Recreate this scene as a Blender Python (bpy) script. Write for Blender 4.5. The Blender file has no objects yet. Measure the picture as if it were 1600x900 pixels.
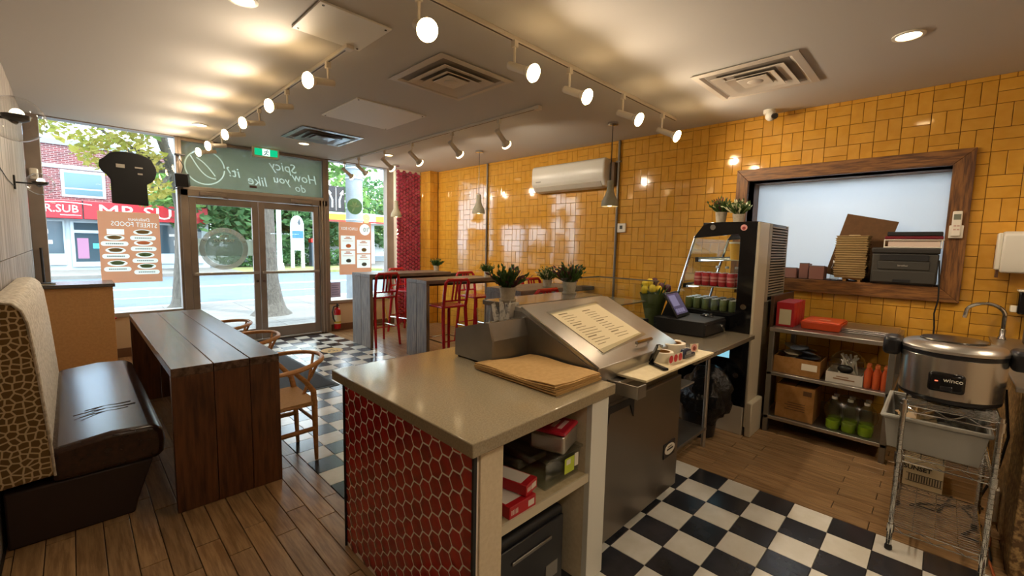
import bpy, bmesh, math, random
from math import sin, cos, pi, radians, sqrt
from mathutils import Vector, Matrix, Euler

# ------------------------------------------------------------------ camera, sky, sun, exposure
SC = bpy.context.scene
COL = SC.collection
cam_d = bpy.data.cameras.new('camera'); cam = bpy.data.objects.new('camera', cam_d); COL.objects.link(cam)
cam_d.sensor_fit = 'HORIZONTAL'; cam_d.sensor_width = 36.0
cam_d.lens = 36.0*680.48/1600.0
cam_d.clip_start = 0.05; cam_d.clip_end = 300
YAW, PITCH, ROLL, EYE = 0.7905, 0.0978, 0.0214, 1.6
fwd = Vector((sin(YAW)*cos(PITCH), cos(YAW)*cos(PITCH), -sin(PITCH)))
rgt = Vector((cos(YAW), -sin(YAW), 0.0)); upv = rgt.cross(fwd)
r2 = rgt*cos(ROLL)+upv*sin(ROLL); u2 = -rgt*sin(ROLL)+upv*cos(ROLL)
M = Matrix((r2, u2, -fwd)).transposed().to_4x4(); M.translation = Vector((0, 0, EYE))
cam.matrix_world = M
SC.camera = cam
SC.view_settings.view_transform = 'Standard'; SC.view_settings.look = 'None'
SC.view_settings.gamma = 1.0; SC.view_settings.use_curve_mapping = False
SC.view_settings.exposure = 1.25
SC.cycles.max_bounces = 8; SC.cycles.diffuse_bounces = 4; SC.cycles.glossy_bounces = 4
SC.cycles.transparent_max_bounces = 16; SC.cycles.transmission_bounces = 6
SC.cycles.caustics_reflective = False; SC.cycles.caustics_refractive = False
SC.cycles.sample_clamp_indirect = 4.0
try:
    SC.cycles.use_denoising = True; SC.cycles.use_light_tree = True
except Exception: pass

SKY_STRENGTH = 3.5
SUN_ENERGY = 2.2
LAMP_W = 13.0
w = bpy.data.worlds.new('world'); SC.world = w; w.use_nodes = True
wt = w.node_tree; wt.nodes.clear()
def wn(t, **k):
    n = wt.nodes.new(t)
    for a, b in k.items(): setattr(n, a, b)
    return n
wo = wn('ShaderNodeOutputWorld'); wb = wn('ShaderNodeBackground')
wtc = wn('ShaderNodeTexCoord'); wno = wn('ShaderNodeTexNoise'); wra = wn('ShaderNodeValToRGB')
wno.inputs['Scale'].default_value = 2.2; wno.inputs['Detail'].default_value = 6
wra.color_ramp.elements[0].position = 0.36; wra.color_ramp.elements[0].color = (0.52, 0.73, 1.0, 1)
wra.color_ramp.elements[1].position = 0.56; wra.color_ramp.elements[1].color = (0.88, 0.95, 1.0, 1)
wt.links.new(wtc.outputs['Generated'], wno.inputs['Vector']); wt.links.new(wno.outputs['Fac'], wra.inputs['Fac'])
wt.links.new(wra.outputs['Color'], wb.inputs['Color']); wt.links.new(wb.outputs[0], wo.inputs[0])
wb.inputs['Strength'].default_value = SKY_STRENGTH
sun_d = bpy.data.lights.new('sun', 'SUN'); sun = bpy.data.objects.new('sun', sun_d); COL.objects.link(sun)
sun_d.energy = SUN_ENERGY; sun_d.angle = radians(1.5); sun_d.color = (1.0, 0.95, 0.86)
sun.rotation_euler = Vector((-0.25, 0.5, -0.85)).to_track_quat('-Z', 'Y').to_euler()   # over the roof, from behind the shop

# ------------------------------------------------------------------ helpers
rnd = random.Random(7)
XR, XL, YF, ZC = 5.18, -0.33, 7.7, 3.008
ROOT = {}
def C(h, a=1.0):
    h = h.lstrip('#'); o = []
    for i in (0, 2, 4):
        s = int(h[i:i+2], 16)/255.0
        o.append(s/12.92 if s <= 0.04045 else ((s+0.055)/1.055)**2.4)
    return (o[0], o[1], o[2], a)

class B:
    def __init__(s): s.v = []; s.f = []; s.m = []; s.T = None
    def add(s, vs, fs, m=0):
        o = len(s.v)
        for p in vs:
            p = Vector(p)
            s.v.append(s.T @ p if s.T else p)
        for f in fs: s.f.append([o+i for i in f]); s.m.append(m)
        return s
    def box(s, x0, x1, y0, y1, z0, z1, m=0):
        return s.add([(x0,y0,z0),(x1,y0,z0),(x1,y1,z0),(x0,y1,z0),(x0,y0,z1),(x1,y0,z1),(x1,y1,z1),(x0,y1,z1)],
              [(0,3,2,1),(4,5,6,7),(0,1,5,4),(1,2,6,5),(2,3,7,6),(3,0,4,7)], m)
    def quad(s, a, b, c, d, m=0): return s.add([a,b,c,d], [(0,1,2,3)], m)
    def prism(s, poly, ax, a, b, m=0):
        n = len(poly); f = {'x': lambda p,t:(t,p[0],p[1]), 'y': lambda p,t:(p[0],t,p[1]), 'z': lambda p,t:(p[0],p[1],t)}[ax]
        return s.add([f(p,a) for p in poly]+[f(p,b) for p in poly],
              [tuple(range(n))[::-1], tuple(range(n,2*n))]+[(i,(i+1)%n,n+(i+1)%n,n+i) for i in range(n)], m)
    def ring(s, c, u, v, ru, rv, n): return [c+u*(ru*cos(2*pi*i/n))+v*(rv*sin(2*pi*i/n)) for i in range(n)]
    def cyl(s, p, q, r, r2=None, n=14, m=0, cap=True):
        p = Vector(p); q = Vector(q); d = (q-p).normalized()
        u = d.orthogonal().normalized(); v = d.cross(u); r2 = r if r2 is None else r2
        vs = s.ring(p,u,v,r,r,n)+s.ring(q,u,v,r2,r2,n)
        fs = [(i,(i+1)%n,n+(i+1)%n,n+i) for i in range(n)]
        if cap: fs += [tuple(range(n))[::-1], tuple(range(n,2*n))]
        return s.add(vs, fs, m)
    def tube(s, pts, r, n=8, m=0, closed=False, flat=1.0):
        P = [Vector(p) for p in pts]; k = len(P); R = r if isinstance(r,(list,tuple)) else [r]*k
        vs = []; u = None
        for i in range(k):
            if closed: t = (P[(i+1)%k]-P[i-1])
            else: t = P[min(i+1,k-1)]-P[max(i-1,0)]
            t.normalize()
            if u is None: u = t.orthogonal().normalized()
            else:
                u = u-t*u.dot(t)
                u = u.normalized() if u.length > 1e-6 else t.orthogonal().normalized()
            vs += s.ring(P[i], u, t.cross(u), R[i], R[i]*flat, n)
        fs = []
        for i in range(k if closed else k-1):
            a = i*n; b = ((i+1)%k)*n
            fs += [(a+j, a+(j+1)%n, b+(j+1)%n, b+j) for j in range(n)]
        if not closed: fs += [tuple(range(n))[::-1], tuple(range((k-1)*n, k*n))]
        return s.add(vs, fs, m)
    def lathe(s, prof, c=(0,0,0), n=20, m=0, sx=1.0, sy=1.0):
        c = Vector(c); k = len(prof); vs = []
        for (r, z) in prof: vs += [c+Vector((r*sx*cos(2*pi*i/n), r*sy*sin(2*pi*i/n), z)) for i in range(n)]
        fs = []
        for a in range(k-1): fs += [(a*n+i, a*n+(i+1)%n, (a+1)*n+(i+1)%n, (a+1)*n+i) for i in range(n)]
        if prof[0][0] > 1e-5: fs.append(tuple(range(n))[::-1])
        if prof[-1][0] > 1e-5: fs.append(tuple(range((k-1)*n, k*n)))
        return s.add(vs, fs, m)
    def sph(s, c, r, nu=14, nv=9, m=0, sc=(1,1,1)):
        c = Vector(c); vs = []
        for j in range(nv+1):
            t = -pi/2+pi*j/nv
            vs += [c+Vector((r*sc[0]*cos(t)*cos(2*pi*i/nu), r*sc[1]*cos(t)*sin(2*pi*i/nu), r*sc[2]*sin(t))) for i in range(nu)]
        return s.add(vs, [(j*nu+i, j*nu+(i+1)%nu, (j+1)*nu+(i+1)%nu, (j+1)*nu+i) for j in range(nv) for i in range(nu)], m)
    def disc(s, c, nrm, r, n=20, m=0, rv=None):
        d = Vector(nrm).normalized(); u = Vector((0,0,1)).cross(d)
        u = u.normalized() if u.length > 1e-4 else Vector((1,0,0))
        return s.add(s.ring(Vector(c), u, d.cross(u), r, rv or r, n), [tuple(range(n))], m)

def mesh(name, b, mats, smooth=35, org=None, merge=True):
    me = bpy.data.meshes.new(name)
    o = org or Vector((0,0,0))
    me.from_pydata([tuple(v-o) for v in b.v], [], b.f)
    for m in (mats if isinstance(mats,(list,tuple)) else [mats]): me.materials.append(m)
    me.polygons.foreach_set('material_index', b.m)
    bm = bmesh.new(); bm.from_mesh(me)
    if merge: bmesh.ops.remove_doubles(bm, verts=bm.verts, dist=1e-5)
    bmesh.ops.recalc_face_normals(bm, faces=bm.faces)
    bm.to_mesh(me); bm.free()
    if smooth:
        me.polygons.foreach_set('use_smooth', [True]*len(me.polygons))
        me.set_sharp_from_angle(angle=radians(smooth))
    me.update()
    return me
def link(name, me, parent=None):
    o = bpy.data.objects.new(name, me); COL.objects.link(o)
    if parent is not None: o.parent = parent
    return o
def obj(name, b, mat, parent=None, bevel=0, smooth=35, label=None, seg=2, sub=0, merge=True):
    org = ROOT.get(parent) if parent is not None else None
    me = mesh(name, b, mat, smooth, org, merge)
    o = link(name, me, parent)
    if parent is not None: ROOT[o] = org or Vector((0,0,0))
    if bevel:
        md = o.modifiers.new('bevel','BEVEL'); md.width = bevel; md.segments = seg; md.limit_method = 'ANGLE'; md.angle_limit = radians(40)
    if sub:
        md = o.modifiers.new('sub','SUBSURF'); md.levels = sub; md.render_levels = sub
    if label: o['label'] = label
    return o
def tag(o, label, cat, group=None, kind=None):
    o['label'] = label; o['category'] = cat
    if group: o['group'] = group
    if kind: o['kind'] = kind
    return o
def thing(name, label, cat, loc=(0,0,0), rz=0, group=None, kind=None):
    o = bpy.data.objects.new(name, None); COL.objects.link(o); o.empty_display_size = 0.1
    o.location = loc; o.rotation_euler = (0,0,rz); ROOT[o] = Vector(loc)
    return tag(o, label, cat, group, kind)
def dup(root, loc, rz=0, label=None, group=None, scale=None):
    r = root.copy(); COL.objects.link(r); r.location = loc; r.rotation_euler = (0,0,rz)
    if scale: r.scale = scale
    if label: r['label'] = label
    if group: r['group'] = group
    for ch in list(root.children):
        c = ch.copy(); COL.objects.link(c); c.parent = r
        for g in list(ch.children):
            d = g.copy(); COL.objects.link(d); d.parent = c
    return r
def solo(name, b, mat, label, cat, group=None, kind=None, **k):
    """a thing that is one mesh"""
    return tag(obj(name, b, mat, None, **k), label, cat, group, kind)
def txt(name, s, size, mat, parent, at, rot, mirror=False, ext=0.0008, align='CENTER', sx=1.0, shear=0.0, spacing=1.0, bold=0.0):
    cu = bpy.data.curves.new(name,'FONT'); cu.body = s; cu.size = size; cu.extrude = ext; cu.align_x = align; cu.align_y = 'CENTER'
    cu.resolution_u = 2; cu.shear = shear; cu.space_character = spacing; cu.offset = bold
    t = bpy.data.objects.new('tmp', cu)
    me = bpy.data.meshes.new_from_object(t)
    bpy.data.objects.remove(t); bpy.data.curves.remove(cu)
    R = Euler(rot).to_matrix().to_4x4(); S = Matrix.Diagonal((-sx if mirror else sx, 1, 1, 1))
    me.transform(Matrix.Translation(Vector(at)-(ROOT.get(parent) or Vector((0,0,0)))) @ R @ S)
    if mirror: me.flip_normals()
    me.materials.clear(); me.materials.append(mat); me.name = name
    o = link(name, me, parent)
    if parent is not None: ROOT[o] = ROOT.get(parent)
    return o
FACE_NY = (pi/2, 0, 0)          # text readable from -Y
FACE_NX = (pi/2, 0, -pi/2)      # text readable from -X

# ------------------------------------------------------------------ materials
def P(name, col, r=0.5, m=0.0, noise=None, bump=None, stretch=None, vary=0.0, rvar=None, **k):
    mt = bpy.data.materials.new(name); mt.use_nodes = True; nt = mt.node_tree; bs = nt.nodes['Principled BSDF']
    if isinstance(col, str): col = C(col)
    bs.inputs['Base Color'].default_value = col; bs.inputs['Roughness'].default_value = r; bs.inputs['Metallic'].default_value = m
    for a, b in k.items():
        key = {'spec':'Specular IOR Level','trans':'Transmission Weight','ior':'IOR','alpha':'Alpha','coat':'Coat Weight','coat_r':'Coat Roughness',
               'emit':'Emission Color','estr':'Emission Strength','sheen':'Sheen Weight','aniso':'Anisotropic'}[a]
        if a == 'emit' and isinstance(b, str): b = C(b)
        bs.inputs[key].default_value = b
    N = nt.nodes; L = nt.links
    vec = None
    if noise or bump or rvar:
        tc = N.new('ShaderNodeTexCoord'); mp = N.new('ShaderNodeMapping'); oi = N.new('ShaderNodeObjectInfo')
        mu = N.new('ShaderNodeMath'); mu.operation = 'MULTIPLY'; mu.inputs[1].default_value = 37.0
        L.new(oi.outputs['Random'], mu.inputs[0]); L.new(mu.outputs[0], mp.inputs['Location'])
        L.new(tc.outputs['Object'], mp.inputs['Vector'])
        if stretch: mp.inputs['Scale'].default_value = stretch
        vec = mp.outputs[0]
    out = None
    if noise:
        sc, c2 = noise[0], noise[1]; c2 = C(c2) if isinstance(c2,str) else c2
        n = N.new('ShaderNodeTexNoise'); n.inputs['Scale'].default_value = sc; n.inputs['Detail'].default_value = noise[2] if len(noise)>2 else 4
        n.inputs['Roughness'].default_value = 0.6
        ra = N.new('ShaderNodeValToRGB'); lo, hi = noise[3] if len(noise)>3 else (0.35,0.65)
        ra.color_ramp.elements[0].position = lo; ra.color_ramp.elements[1].position = hi
        ra.color_ramp.elements[0].color = col; ra.color_ramp.elements[1].color = c2
        L.new(vec, n.inputs['Vector']); L.new(n.outputs['Fac'], ra.inputs['Fac']); out = ra.outputs['Color']
    if vary:
        oi2 = N.new('ShaderNodeObjectInfo'); mr = N.new('ShaderNodeMapRange')
        mr.inputs['To Min'].default_value = 1-vary; mr.inputs['To Max'].default_value = 1+vary
        L.new(oi2.outputs['Random'], mr.inputs['Value'])
        hv = N.new('ShaderNodeHueSaturation'); hv.inputs['Color'].default_value = col
        if out is not None: L.new(out, hv.inputs['Color'])
        L.new(mr.outputs[0], hv.inputs['Value']); out = hv.outputs['Color']
    if out is not None: L.new(out, bs.inputs['Base Color'])
    if rvar:
        n = N.new('ShaderNodeTexNoise'); n.inputs['Scale'].default_value = rvar[0]; mr = N.new('ShaderNodeMapRange')
        mr.inputs['To Min'].default_value = rvar[1]; mr.inputs['To Max'].default_value = rvar[2]; mr.inputs['From Min'].default_value = 0.3; mr.inputs['From Max'].default_value = 0.7
        L.new(vec, n.inputs['Vector']); L.new(n.outputs['Fac'], mr.inputs['Value']); L.new(mr.outputs[0], bs.inputs['Roughness'])
    if bump:
        n = N.new('ShaderNodeTexNoise'); n.inputs['Scale'].default_value = bump[0]; n.inputs['Detail'].default_value = 3
        bp = N.new('ShaderNodeBump'); bp.inputs['Strength'].default_value = bump[1]; bp.inputs['Distance'].default_value = bump[2] if len(bump)>2 else 0.01
        L.new(vec, n.inputs['Vector']); L.new(n.outputs['Fac'], bp.inputs['Height']); L.new(bp.outputs[0], bs.inputs['Normal'])
    return mt
def glass(name, tint=(0.95,0.97,0.98,1), refl=1.0, rough=0.0):
    mt = bpy.data.materials.new(name); mt.use_nodes = True; nt = mt.node_tree; nt.nodes.clear(); N = nt.nodes; L = nt.links
    o = N.new('ShaderNodeOutputMaterial'); mx = N.new('ShaderNodeMixShader'); tr = N.new('ShaderNodeBsdfTransparent'); gl = N.new('ShaderNodeBsdfGlossy')
    fr = N.new('ShaderNodeLayerWeight'); fr.inputs['Blend'].default_value = 0.5
    pw = N.new('ShaderNodeMath'); pw.operation = 'POWER'; pw.inputs[1].default_value = 4.0
    mu = N.new('ShaderNodeMath'); mu.operation = 'MULTIPLY_ADD'; mu.inputs[1].default_value = 0.7*refl; mu.inputs[2].default_value = 0.035*refl
    tr.inputs['Color'].default_value = tint; gl.inputs['Roughness'].default_value = rough
    L.new(fr.outputs['Facing'], pw.inputs[0]); L.new(pw.outputs[0], mu.inputs[0]); L.new(mu.outputs[0], mx.inputs[0]); L.new(tr.outputs[0], mx.inputs[1]); L.new(gl.outputs[0], mx.inputs[2]); L.new(mx.outputs[0], o.inputs[0])
    return mt
def film(name, col, alpha, rough=0.5):
    """translucent printed film: part see-through, part diffuse / backlit"""
    mt = bpy.data.materials.new(name); mt.use_nodes = True; nt = mt.node_tree; nt.nodes.clear(); N = nt.nodes; L = nt.links
    if isinstance(col,str): col = C(col)
    o = N.new('ShaderNodeOutputMaterial'); mx = N.new('ShaderNodeMixShader'); tr = N.new('ShaderNodeBsdfTransparent')
    m2 = N.new('ShaderNodeMixShader'); m2.inputs[0].default_value = 0.65
    d = N.new('ShaderNodeBsdfDiffuse'); t = N.new('ShaderNodeBsdfTranslucent'); d.inputs[0].default_value = col; t.inputs[0].default_value = col
    mx.inputs[0].default_value = alpha
    L.new(d.outputs[0], m2.inputs[1]); L.new(t.outputs[0], m2.inputs[2]); L.new(tr.outputs[0], mx.inputs[1]); L.new(m2.outputs[0], mx.inputs[2]); L.new(mx.outputs[0], o.inputs[0])
    return mt
def emis(name, col, s):
    mt = bpy.data.materials.new(name); mt.use_nodes = True; nt = mt.node_tree; nt.nodes.clear()
    o = nt.nodes.new('ShaderNodeOutputMaterial'); e = nt.nodes.new('ShaderNodeEmission')
    e.inputs[0].default_value = C(col) if isinstance(col,str) else col; e.inputs[1].default_value = s
    nt.links.new(e.outputs[0], o.inputs[0]); return mt

YEL = P('yellow_tile', '#d59f3e', 0.09, noise=(9,'#cc9433',2), vary=0.07, bump=(5,0.10,0.004), coat=0.3, coat_r=0.05)
GROUT_Y = P('brown_grout', '#5c3413', 0.9)
PLANK = P('floor_plank', '#9c7d58', 0.3, noise=(6,'#775a3b',7,(0.38,0.62)), stretch=(9,0.7,4), vary=0.14, bump=(12,0.12,0.003))
GROUT_F = P('dark_grout', '#33261b', 0.9)
BLK_T = P('black_tile', '#26272b', 0.2, noise=(6,'#33343a',4), vary=0.1, bump=(8,0.04,0.003))
WHT_T = P('white_tile', '#d9d6cd', 0.2, noise=(5,'#c9c4b6',4), vary=0.05, bump=(8,0.04,0.003))
CEILM = P('ceiling_paint', '#c2beb9', 0.85, bump=(220,0.25,0.002))
WHITE_P = P('white_paint', '#d8d2c8', 0.6)
BEIGE_W = P('beige_wall_paint', '#cbb598', 0.7)
ALU = P('taupe_aluminium', '#8c8076', 0.4, 0.35, noise=(3,'#9a8d82',2))
ALU_L = P('light_aluminium', '#b9b3ab', 0.3, 0.6)
GLASS = glass('window_glass', (0.93,0.97,0.98,1), 0.9)
CLEAR = glass('clear_glass', (0.97,0.985,0.98,1), 1.0)
PLASTIC_C = glass('clear_plastic', (0.88,0.9,0.88,1), 1.6, 0.12)
STEEL = P('brushed_steel', '#b9b5ad', 0.3, 0.92, noise=(3,'#aca79f',4), bump=(60,0.04,0.002))
STEEL_D = P('dark_steel', '#8f8b84', 0.36, 0.85, noise=(4,'#827e77',4))
CHROME = P('chrome', '#c9c9c6', 0.12, 1.0)
BLACK = P('black_plastic', '#17171a', 0.35)
BLACK_G = P('black_gloss', '#0c0c0e', 0.1)
BLACK_M = P('black_matte', '#131315', 0.6)
WHITE = P('white_plastic', '#e6e0d2', 0.35)
WHITE_G = P('white_enamel', '#dcd8cd', 0.25)
RED = P('red_enamel', '#b81c29', 0.26, noise=(6,'#a31522',2), coat=0.3)
TRACKW = P('track_white', '#cfc6b8', 0.45)
QUARTZ = P('quartz_top', '#9c8f74', 0.12, noise=(140,'#8c7f66',2), rvar=(6,0.09,0.17))
CREAM = P('cream_laminate', '#d6c8ab', 0.45, noise=(60,'#cdbe9f',2))
LEATHER = P('brown_leather', '#2b1a14', 0.25, noise=(30,'#38231a',3), bump=(90,0.12,0.002))
KRAFT = P('kraft_paper', '#b9945c', 0.8, noise=(40,'#ad8850',3))
CARD = P('cardboard', '#a3753f', 0.85, noise=(20,'#94682f',3))
OAKL = P('light_oak', '#bf8a56', 0.36, noise=(6,'#a6733f',5), stretch=(3,3,12))
GREYW = P('weathered_grey_wood', '#7b6c5e', 0.5, noise=(5,'#51453a',8,(0.4,0.62)), stretch=(9,9,0.9), vary=0.12, bump=(14,0.2,0.003))
GREYW_T = P('weathered_grey_top', '#76675a', 0.4, noise=(5,'#51463c',7), stretch=(0.9,9,9), vary=0.12, bump=(14,0.15,0.003))
DARKW_V = P('dark_stained_wood', '#6b4124', 0.36, noise=(4,'#3c2110',9,(0.38,0.66)), stretch=(8,8,0.8), vary=0.14, bump=(10,0.2,0.003))
DARKW_Y = P('stained_top_sky_greyed', '#6e5545', 0.26, noise=(4,'#402d21',9,(0.4,0.62)), stretch=(8,0.8,8), vary=0.12, bump=(10,0.2,0.003))  # table wood greyed on top, sky reflection painted into the colour
FRAMEW_V = P('brown_frame_wood', '#85582a', 0.5, noise=(6,'#523117',7,(0.4,0.62)), stretch=(10,10,0.9), bump=(14,0.2,0.003))
FRAMEW_Y = P('brown_frame_wood_long', '#8f602f', 0.5, noise=(6,'#5a371a',7,(0.4,0.62)), stretch=(10,0.9,10), bump=(14,0.2,0.003))
SHIP = P('whitewashed_board', '#a39a92', 0.6, noise=(2.2,'#5f5750',9,(0.42,0.66)), stretch=(9,9,0.6), vary=0.08, bump=(10,0.25,0.003))
LEAF = P('green_leaf', '#4d6b2c', 0.5, noise=(20,'#33501f',2))
LEAF_L = P('light_leaf', '#93a23c', 0.5)
LEAF_P = P('purple_leaf', '#5a2b33', 0.5)
SOIL = P('soil', '#3a2a1d', 0.9)
POT = P('grey_pot', '#bdb39f', 0.7, noise=(30,'#aba08b',3))
REDHEX = P('red_hex_glaze', '#ae2321', 0.16, noise=(14,'#8c1818',2), vary=0.16, coat=0.4, coat_r=0.05)
GROUT_W = P('pale_grout', '#efe6d8', 0.8)
PAPER = P('paper', '#e8dfc8', 0.8)
RUBBER = P('mat_rubber', '#26272a', 0.9, bump=(180,0.8,0.006), noise=(160,'#3a3b3e',2))
# ------------------------------------------------------------------ room shell
def struct(name, b, mat, label, cat, **k): return tag(obj(name, b, mat, None, **k), label, cat, None, 'structure')
FLOOR = struct('floor', B().box(-0.5,5.7,-2.3,7.8,-0.14,-0.011), GROUT_F, 'tiled shop floor of brown planks with black and white checker areas', 'floor')
# checker and plank pieces, the largest in view as parts, the rest joined
def px_area(P4):
    """rough size in the picture of a small quad, to choose which pieces are parts"""
    q = []
    for p in P4:
        d = Vector(p)-Vector((0,0,EYE)); z = d.dot(fwd)
        if z < 0.3: return 0
        q.append((680.48*d.dot(r2)/z, 680.48*d.dot(u2)/z))
    cx = sum(a for a,_ in q)/4; cy = sum(b for _,b in q)/4
    if abs(cx) > 840 or abs(cy) > 490: return 0
    return abs(sum(q[i][0]*q[(i+1)%4][1]-q[(i+1)%4][0]*q[i][1] for i in range(4)))/2
_cache = {}
def piece_mesh(key, b, mats, smooth=35):
    if key not in _cache: _cache[key] = mesh(key[0], b, mats, smooth)
    return _cache[key]
def chamf(sx, sy, t, c):
    """a tile lying in XY, top at z=0, chamfered rim"""
    b = B(); x, y = sx/2, sy/2
    lo = [(-x,-y,-t),(x,-y,-t),(x,y,-t),(-x,y,-t)]; md = [(p[0],p[1],-c*0.8) for p in lo]
    tp = [(-x+c,-y+c,0),(x-c,-y+c,0),(x-c,y-c,0),(-x+c,y-c,0)]
    fs = [(0,1,5,4),(1,2,6,5),(2,3,7,6),(3,0,4,7),(4,5,9,8),(5,6,10,9),(6,7,11,10),(7,4,8,11),(8,9,10,11)]
    b.add(lo+md+tp, fs); return b
def lay(parent, items, part_name, limit=300, jit=0.0, thick=0.011, rest_name=None, c=0.0016):
    """items: (centre, sizeU, sizeV, frame matrix 3x3, material)"""
    sc = []
    for it in items:
        ctr, su, sv, F, mt = it
        U = F.col[0]*su/2; V = F.col[1]*sv/2; p = Vector(ctr)
        sc.append((px_area([p-U-V,p+U-V,p+U+V,p-U+V]), it))
    sc.sort(key=lambda t: -t[0])
    rest = {}
    org = ROOT.get(parent) or Vector((0,0,0))
    for k, (a, it) in enumerate(sc):
        ctr, su, sv, F, mt = it
        R = F.to_4x4() @ Euler((rnd.uniform(-jit,jit), rnd.uniform(-jit,jit), 0)).to_matrix().to_4x4()
        T = Matrix.Translation(Vector(ctr)) @ R
        if k < limit:
            me = piece_mesh((part_name, round(su,3), round(sv,3), mt.name), chamf(su,sv,thick,c), mt)
            o = link(part_name, me, parent); o.matrix_local = Matrix.Translation(-org) @ T
        else:
            b = rest.setdefault(mt.name, (B(), mt))[0]; b.T = T; ch = chamf(su,sv,thick,c)
            b.add(ch.v, ch.f)
    for mn, (b, mt) in rest.items():
        o = obj(rest_name or part_name, b, mt, parent, merge=False); o['kind'] = 'stuff'
I3 = Matrix.Identity(3)
T = 0.2005; g = 0.003
items_w = []; items_t = []
def in_entry(x, y): return 1.11 < x < 3.12 and 2.3 < y < 7.62
def in_kit(x, y): return 0.75 < x < 3.164 and y < 1.356
nx = int((3.12-1.115)/0.2)
for i in range(10):
    for j in range(-4, 23):
        x0 = 1.115+0.2*i; y0 = 3.15+0.2*j
        if y0+0.2 > 7.66: continue
        items_t.append(((x0+0.1, y0+0.1, 0), 0.2-g, 0.2-g, I3, WHT_T if (i+j)%2 == 0 else BLK_T))
for i in range(12):
    for j in range(18):
        x1 = 3.163-T*i; y1 = 1.354-T*j
        items_t.append(((x1-T/2, y1-T/2, 0), T-g, T-g, I3, WHT_T if (i+j)%2 == 0 else BLK_T))
lay(FLOOR, items_t, 'floor_tile', 300)
PW = 0.1095; PLN = 0.73
def planks(xa, xb, ya, yb, x_ref, phase):
    k = math.floor((xa-x_ref)/PW)
    while x_ref+k*PW < xb-0.004:
        a = max(x_ref+k*PW, xa); b_ = min(x_ref+(k+1)*PW, xb)
        if b_-a > 0.012:
            y = phase + (0.19 if k%2 else 0.0) - 20*PLN
            while y < yb:
                s, e = max(y, ya), min(y+PLN, yb)
                if e-s > 0.02: items_w.append((((a+b_)/2,(s+e)/2,0), b_-a-0.004, e-s-0.004, I3, PLANK))
                y += PLN
        k += 1
planks(XL+0.01, 1.113, -2.2, 7.68, 0.2585, 2.45)
planks(1.113, 3.117, 1.356, 2.35, 0.2585, 2.45)
planks(0.75, 1.113, 1.356, 2.35, 0.2585, 2.45) if False else None
planks(3.119, 5.17, 1.356, 7.68, 3.166, 0.19)
planks(3.166, 5.17, -2.2, 1.356, 3.166, 0.19)
items_w = [it for it in items_w if not (in_kit(it[0][0], it[0][1]))]
lay(FLOOR, items_w, 'floor_plank', 300, jit=0.002)

struct('ceiling', B().box(-0.6,5.9,-2.4,7.95,ZC,ZC+0.45), CEILM, 'flat painted ceiling over the whole shop', 'ceiling')
# left wall of whitewashed boards
WL = struct('wall_left', B().box(-0.52,XL-0.018,-2.3,7.82,-0.1,ZC), P('board_gap','#4a4038',0.9), 'left wall clad in tall whitewashed boards behind the bench', 'wall')
y = -2.2; k = 0
while y < 7.66:
    e = min(y+1.22, 7.68)
    zs = 1.42
    for (a, b_) in ((0.0, zs), (zs+0.006, ZC)):
        obj('wall_panel', B().box(XL-0.018, XL, y+0.003, e-0.003, a, b_), SHIP, WL, bevel=0.002, seg=1)
    y = e; k += 1
# back wall
struct('wall_back', B().box(-0.5,5.7,-2.45,-2.25,-0.1,ZC), BEIGE_W, 'plain beige back wall behind the viewer', 'wall')

# right wall with a serving opening, covered in basket-weave tiles
OY0, OY1, OZ0, OZ1 = 0.02, 1.57, 1.325, 2.335
wr = B(); xw, xe = XR+0.008, XR+0.2
wr.box(xw,xe,-2.3,OY0,-0.1,ZC).box(xw,xe,OY1,7.82,-0.1,ZC).box(xw,xe,OY0,OY1,-0.1,OZ0).box(xw,xe,OY0,OY1,OZ1,ZC)
WR = struct('wall_right', wr, GROUT_Y, 'right wall of glossy yellow basket weave tiles', 'wall')
FX = Matrix(((0,0,-1),(-1,0,0),(0,1,0)))          # u -> -Y, v -> Z, normal -> -X
FY = Matrix(((1,0,0),(0,0,-1),(0,1,0)))           # u -> X, v -> Z, normal -> -Y
def clip_rect(y0, y1, z0, z1, holes):
    for (a,b_,c,d) in holes:
        if y0 >= a-1e-4 and y1 <= b_+1e-4 and z0 >= c-1e-4 and z1 <= d+1e-4: return None
        if y1 > a and y0 < b_ and z1 > c and z0 < d:
            if y0 < a: y1 = min(y1, a) if (a-y0) > 0.008 else y1
            if y1 > b_ and y0 >= a: y0 = max(y0, b_)
            if y0 >= a-1e-4 and y1 <= b_+1e-4:
                if z0 < c: z1 = min(z1, c)
                elif z1 > d: z0 = max(z0, d)
                else: return None
    return (y0,y1,z0,z1) if y1-y0 > 0.012 and z1-z0 > 0.012 else None
PB = 0.184; gy = 0.0035; items = []
for i in range(-13, 41):
    for j in range(-16, 3):
        y0 = -PB*i*-1; y0 = PB*i; z0 = 2.786+PB*j
        vert = (i+j) % 2 != 0
        for h in (0,1):
            r = (y0+h*PB/2, y0+(h+1)*PB/2, z0, z0+PB) if vert else (y0, y0+PB, z0+h*PB/2, z0+(h+1)*PB/2)
            r = (max(r[0],-2.25), min(r[1],7.24), max(r[2],0.0), min(r[3],ZC))
            if r[1]-r[0] < 0.012 or r[3]-r[2] < 0.012: continue
            r = clip_rect(*r, [(-0.06,1.64,1.25,2.41)])
            if not r: continue
            items.append(((XR, (r[0]+r[1])/2, (r[2]+r[3])/2), r[1]-r[0]-gy, r[3]-r[2]-gy, FX, YEL))
lay(WR, items, 'wall_tile', 300, jit=0.006, thick=0.008, c=0.0022)
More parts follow.
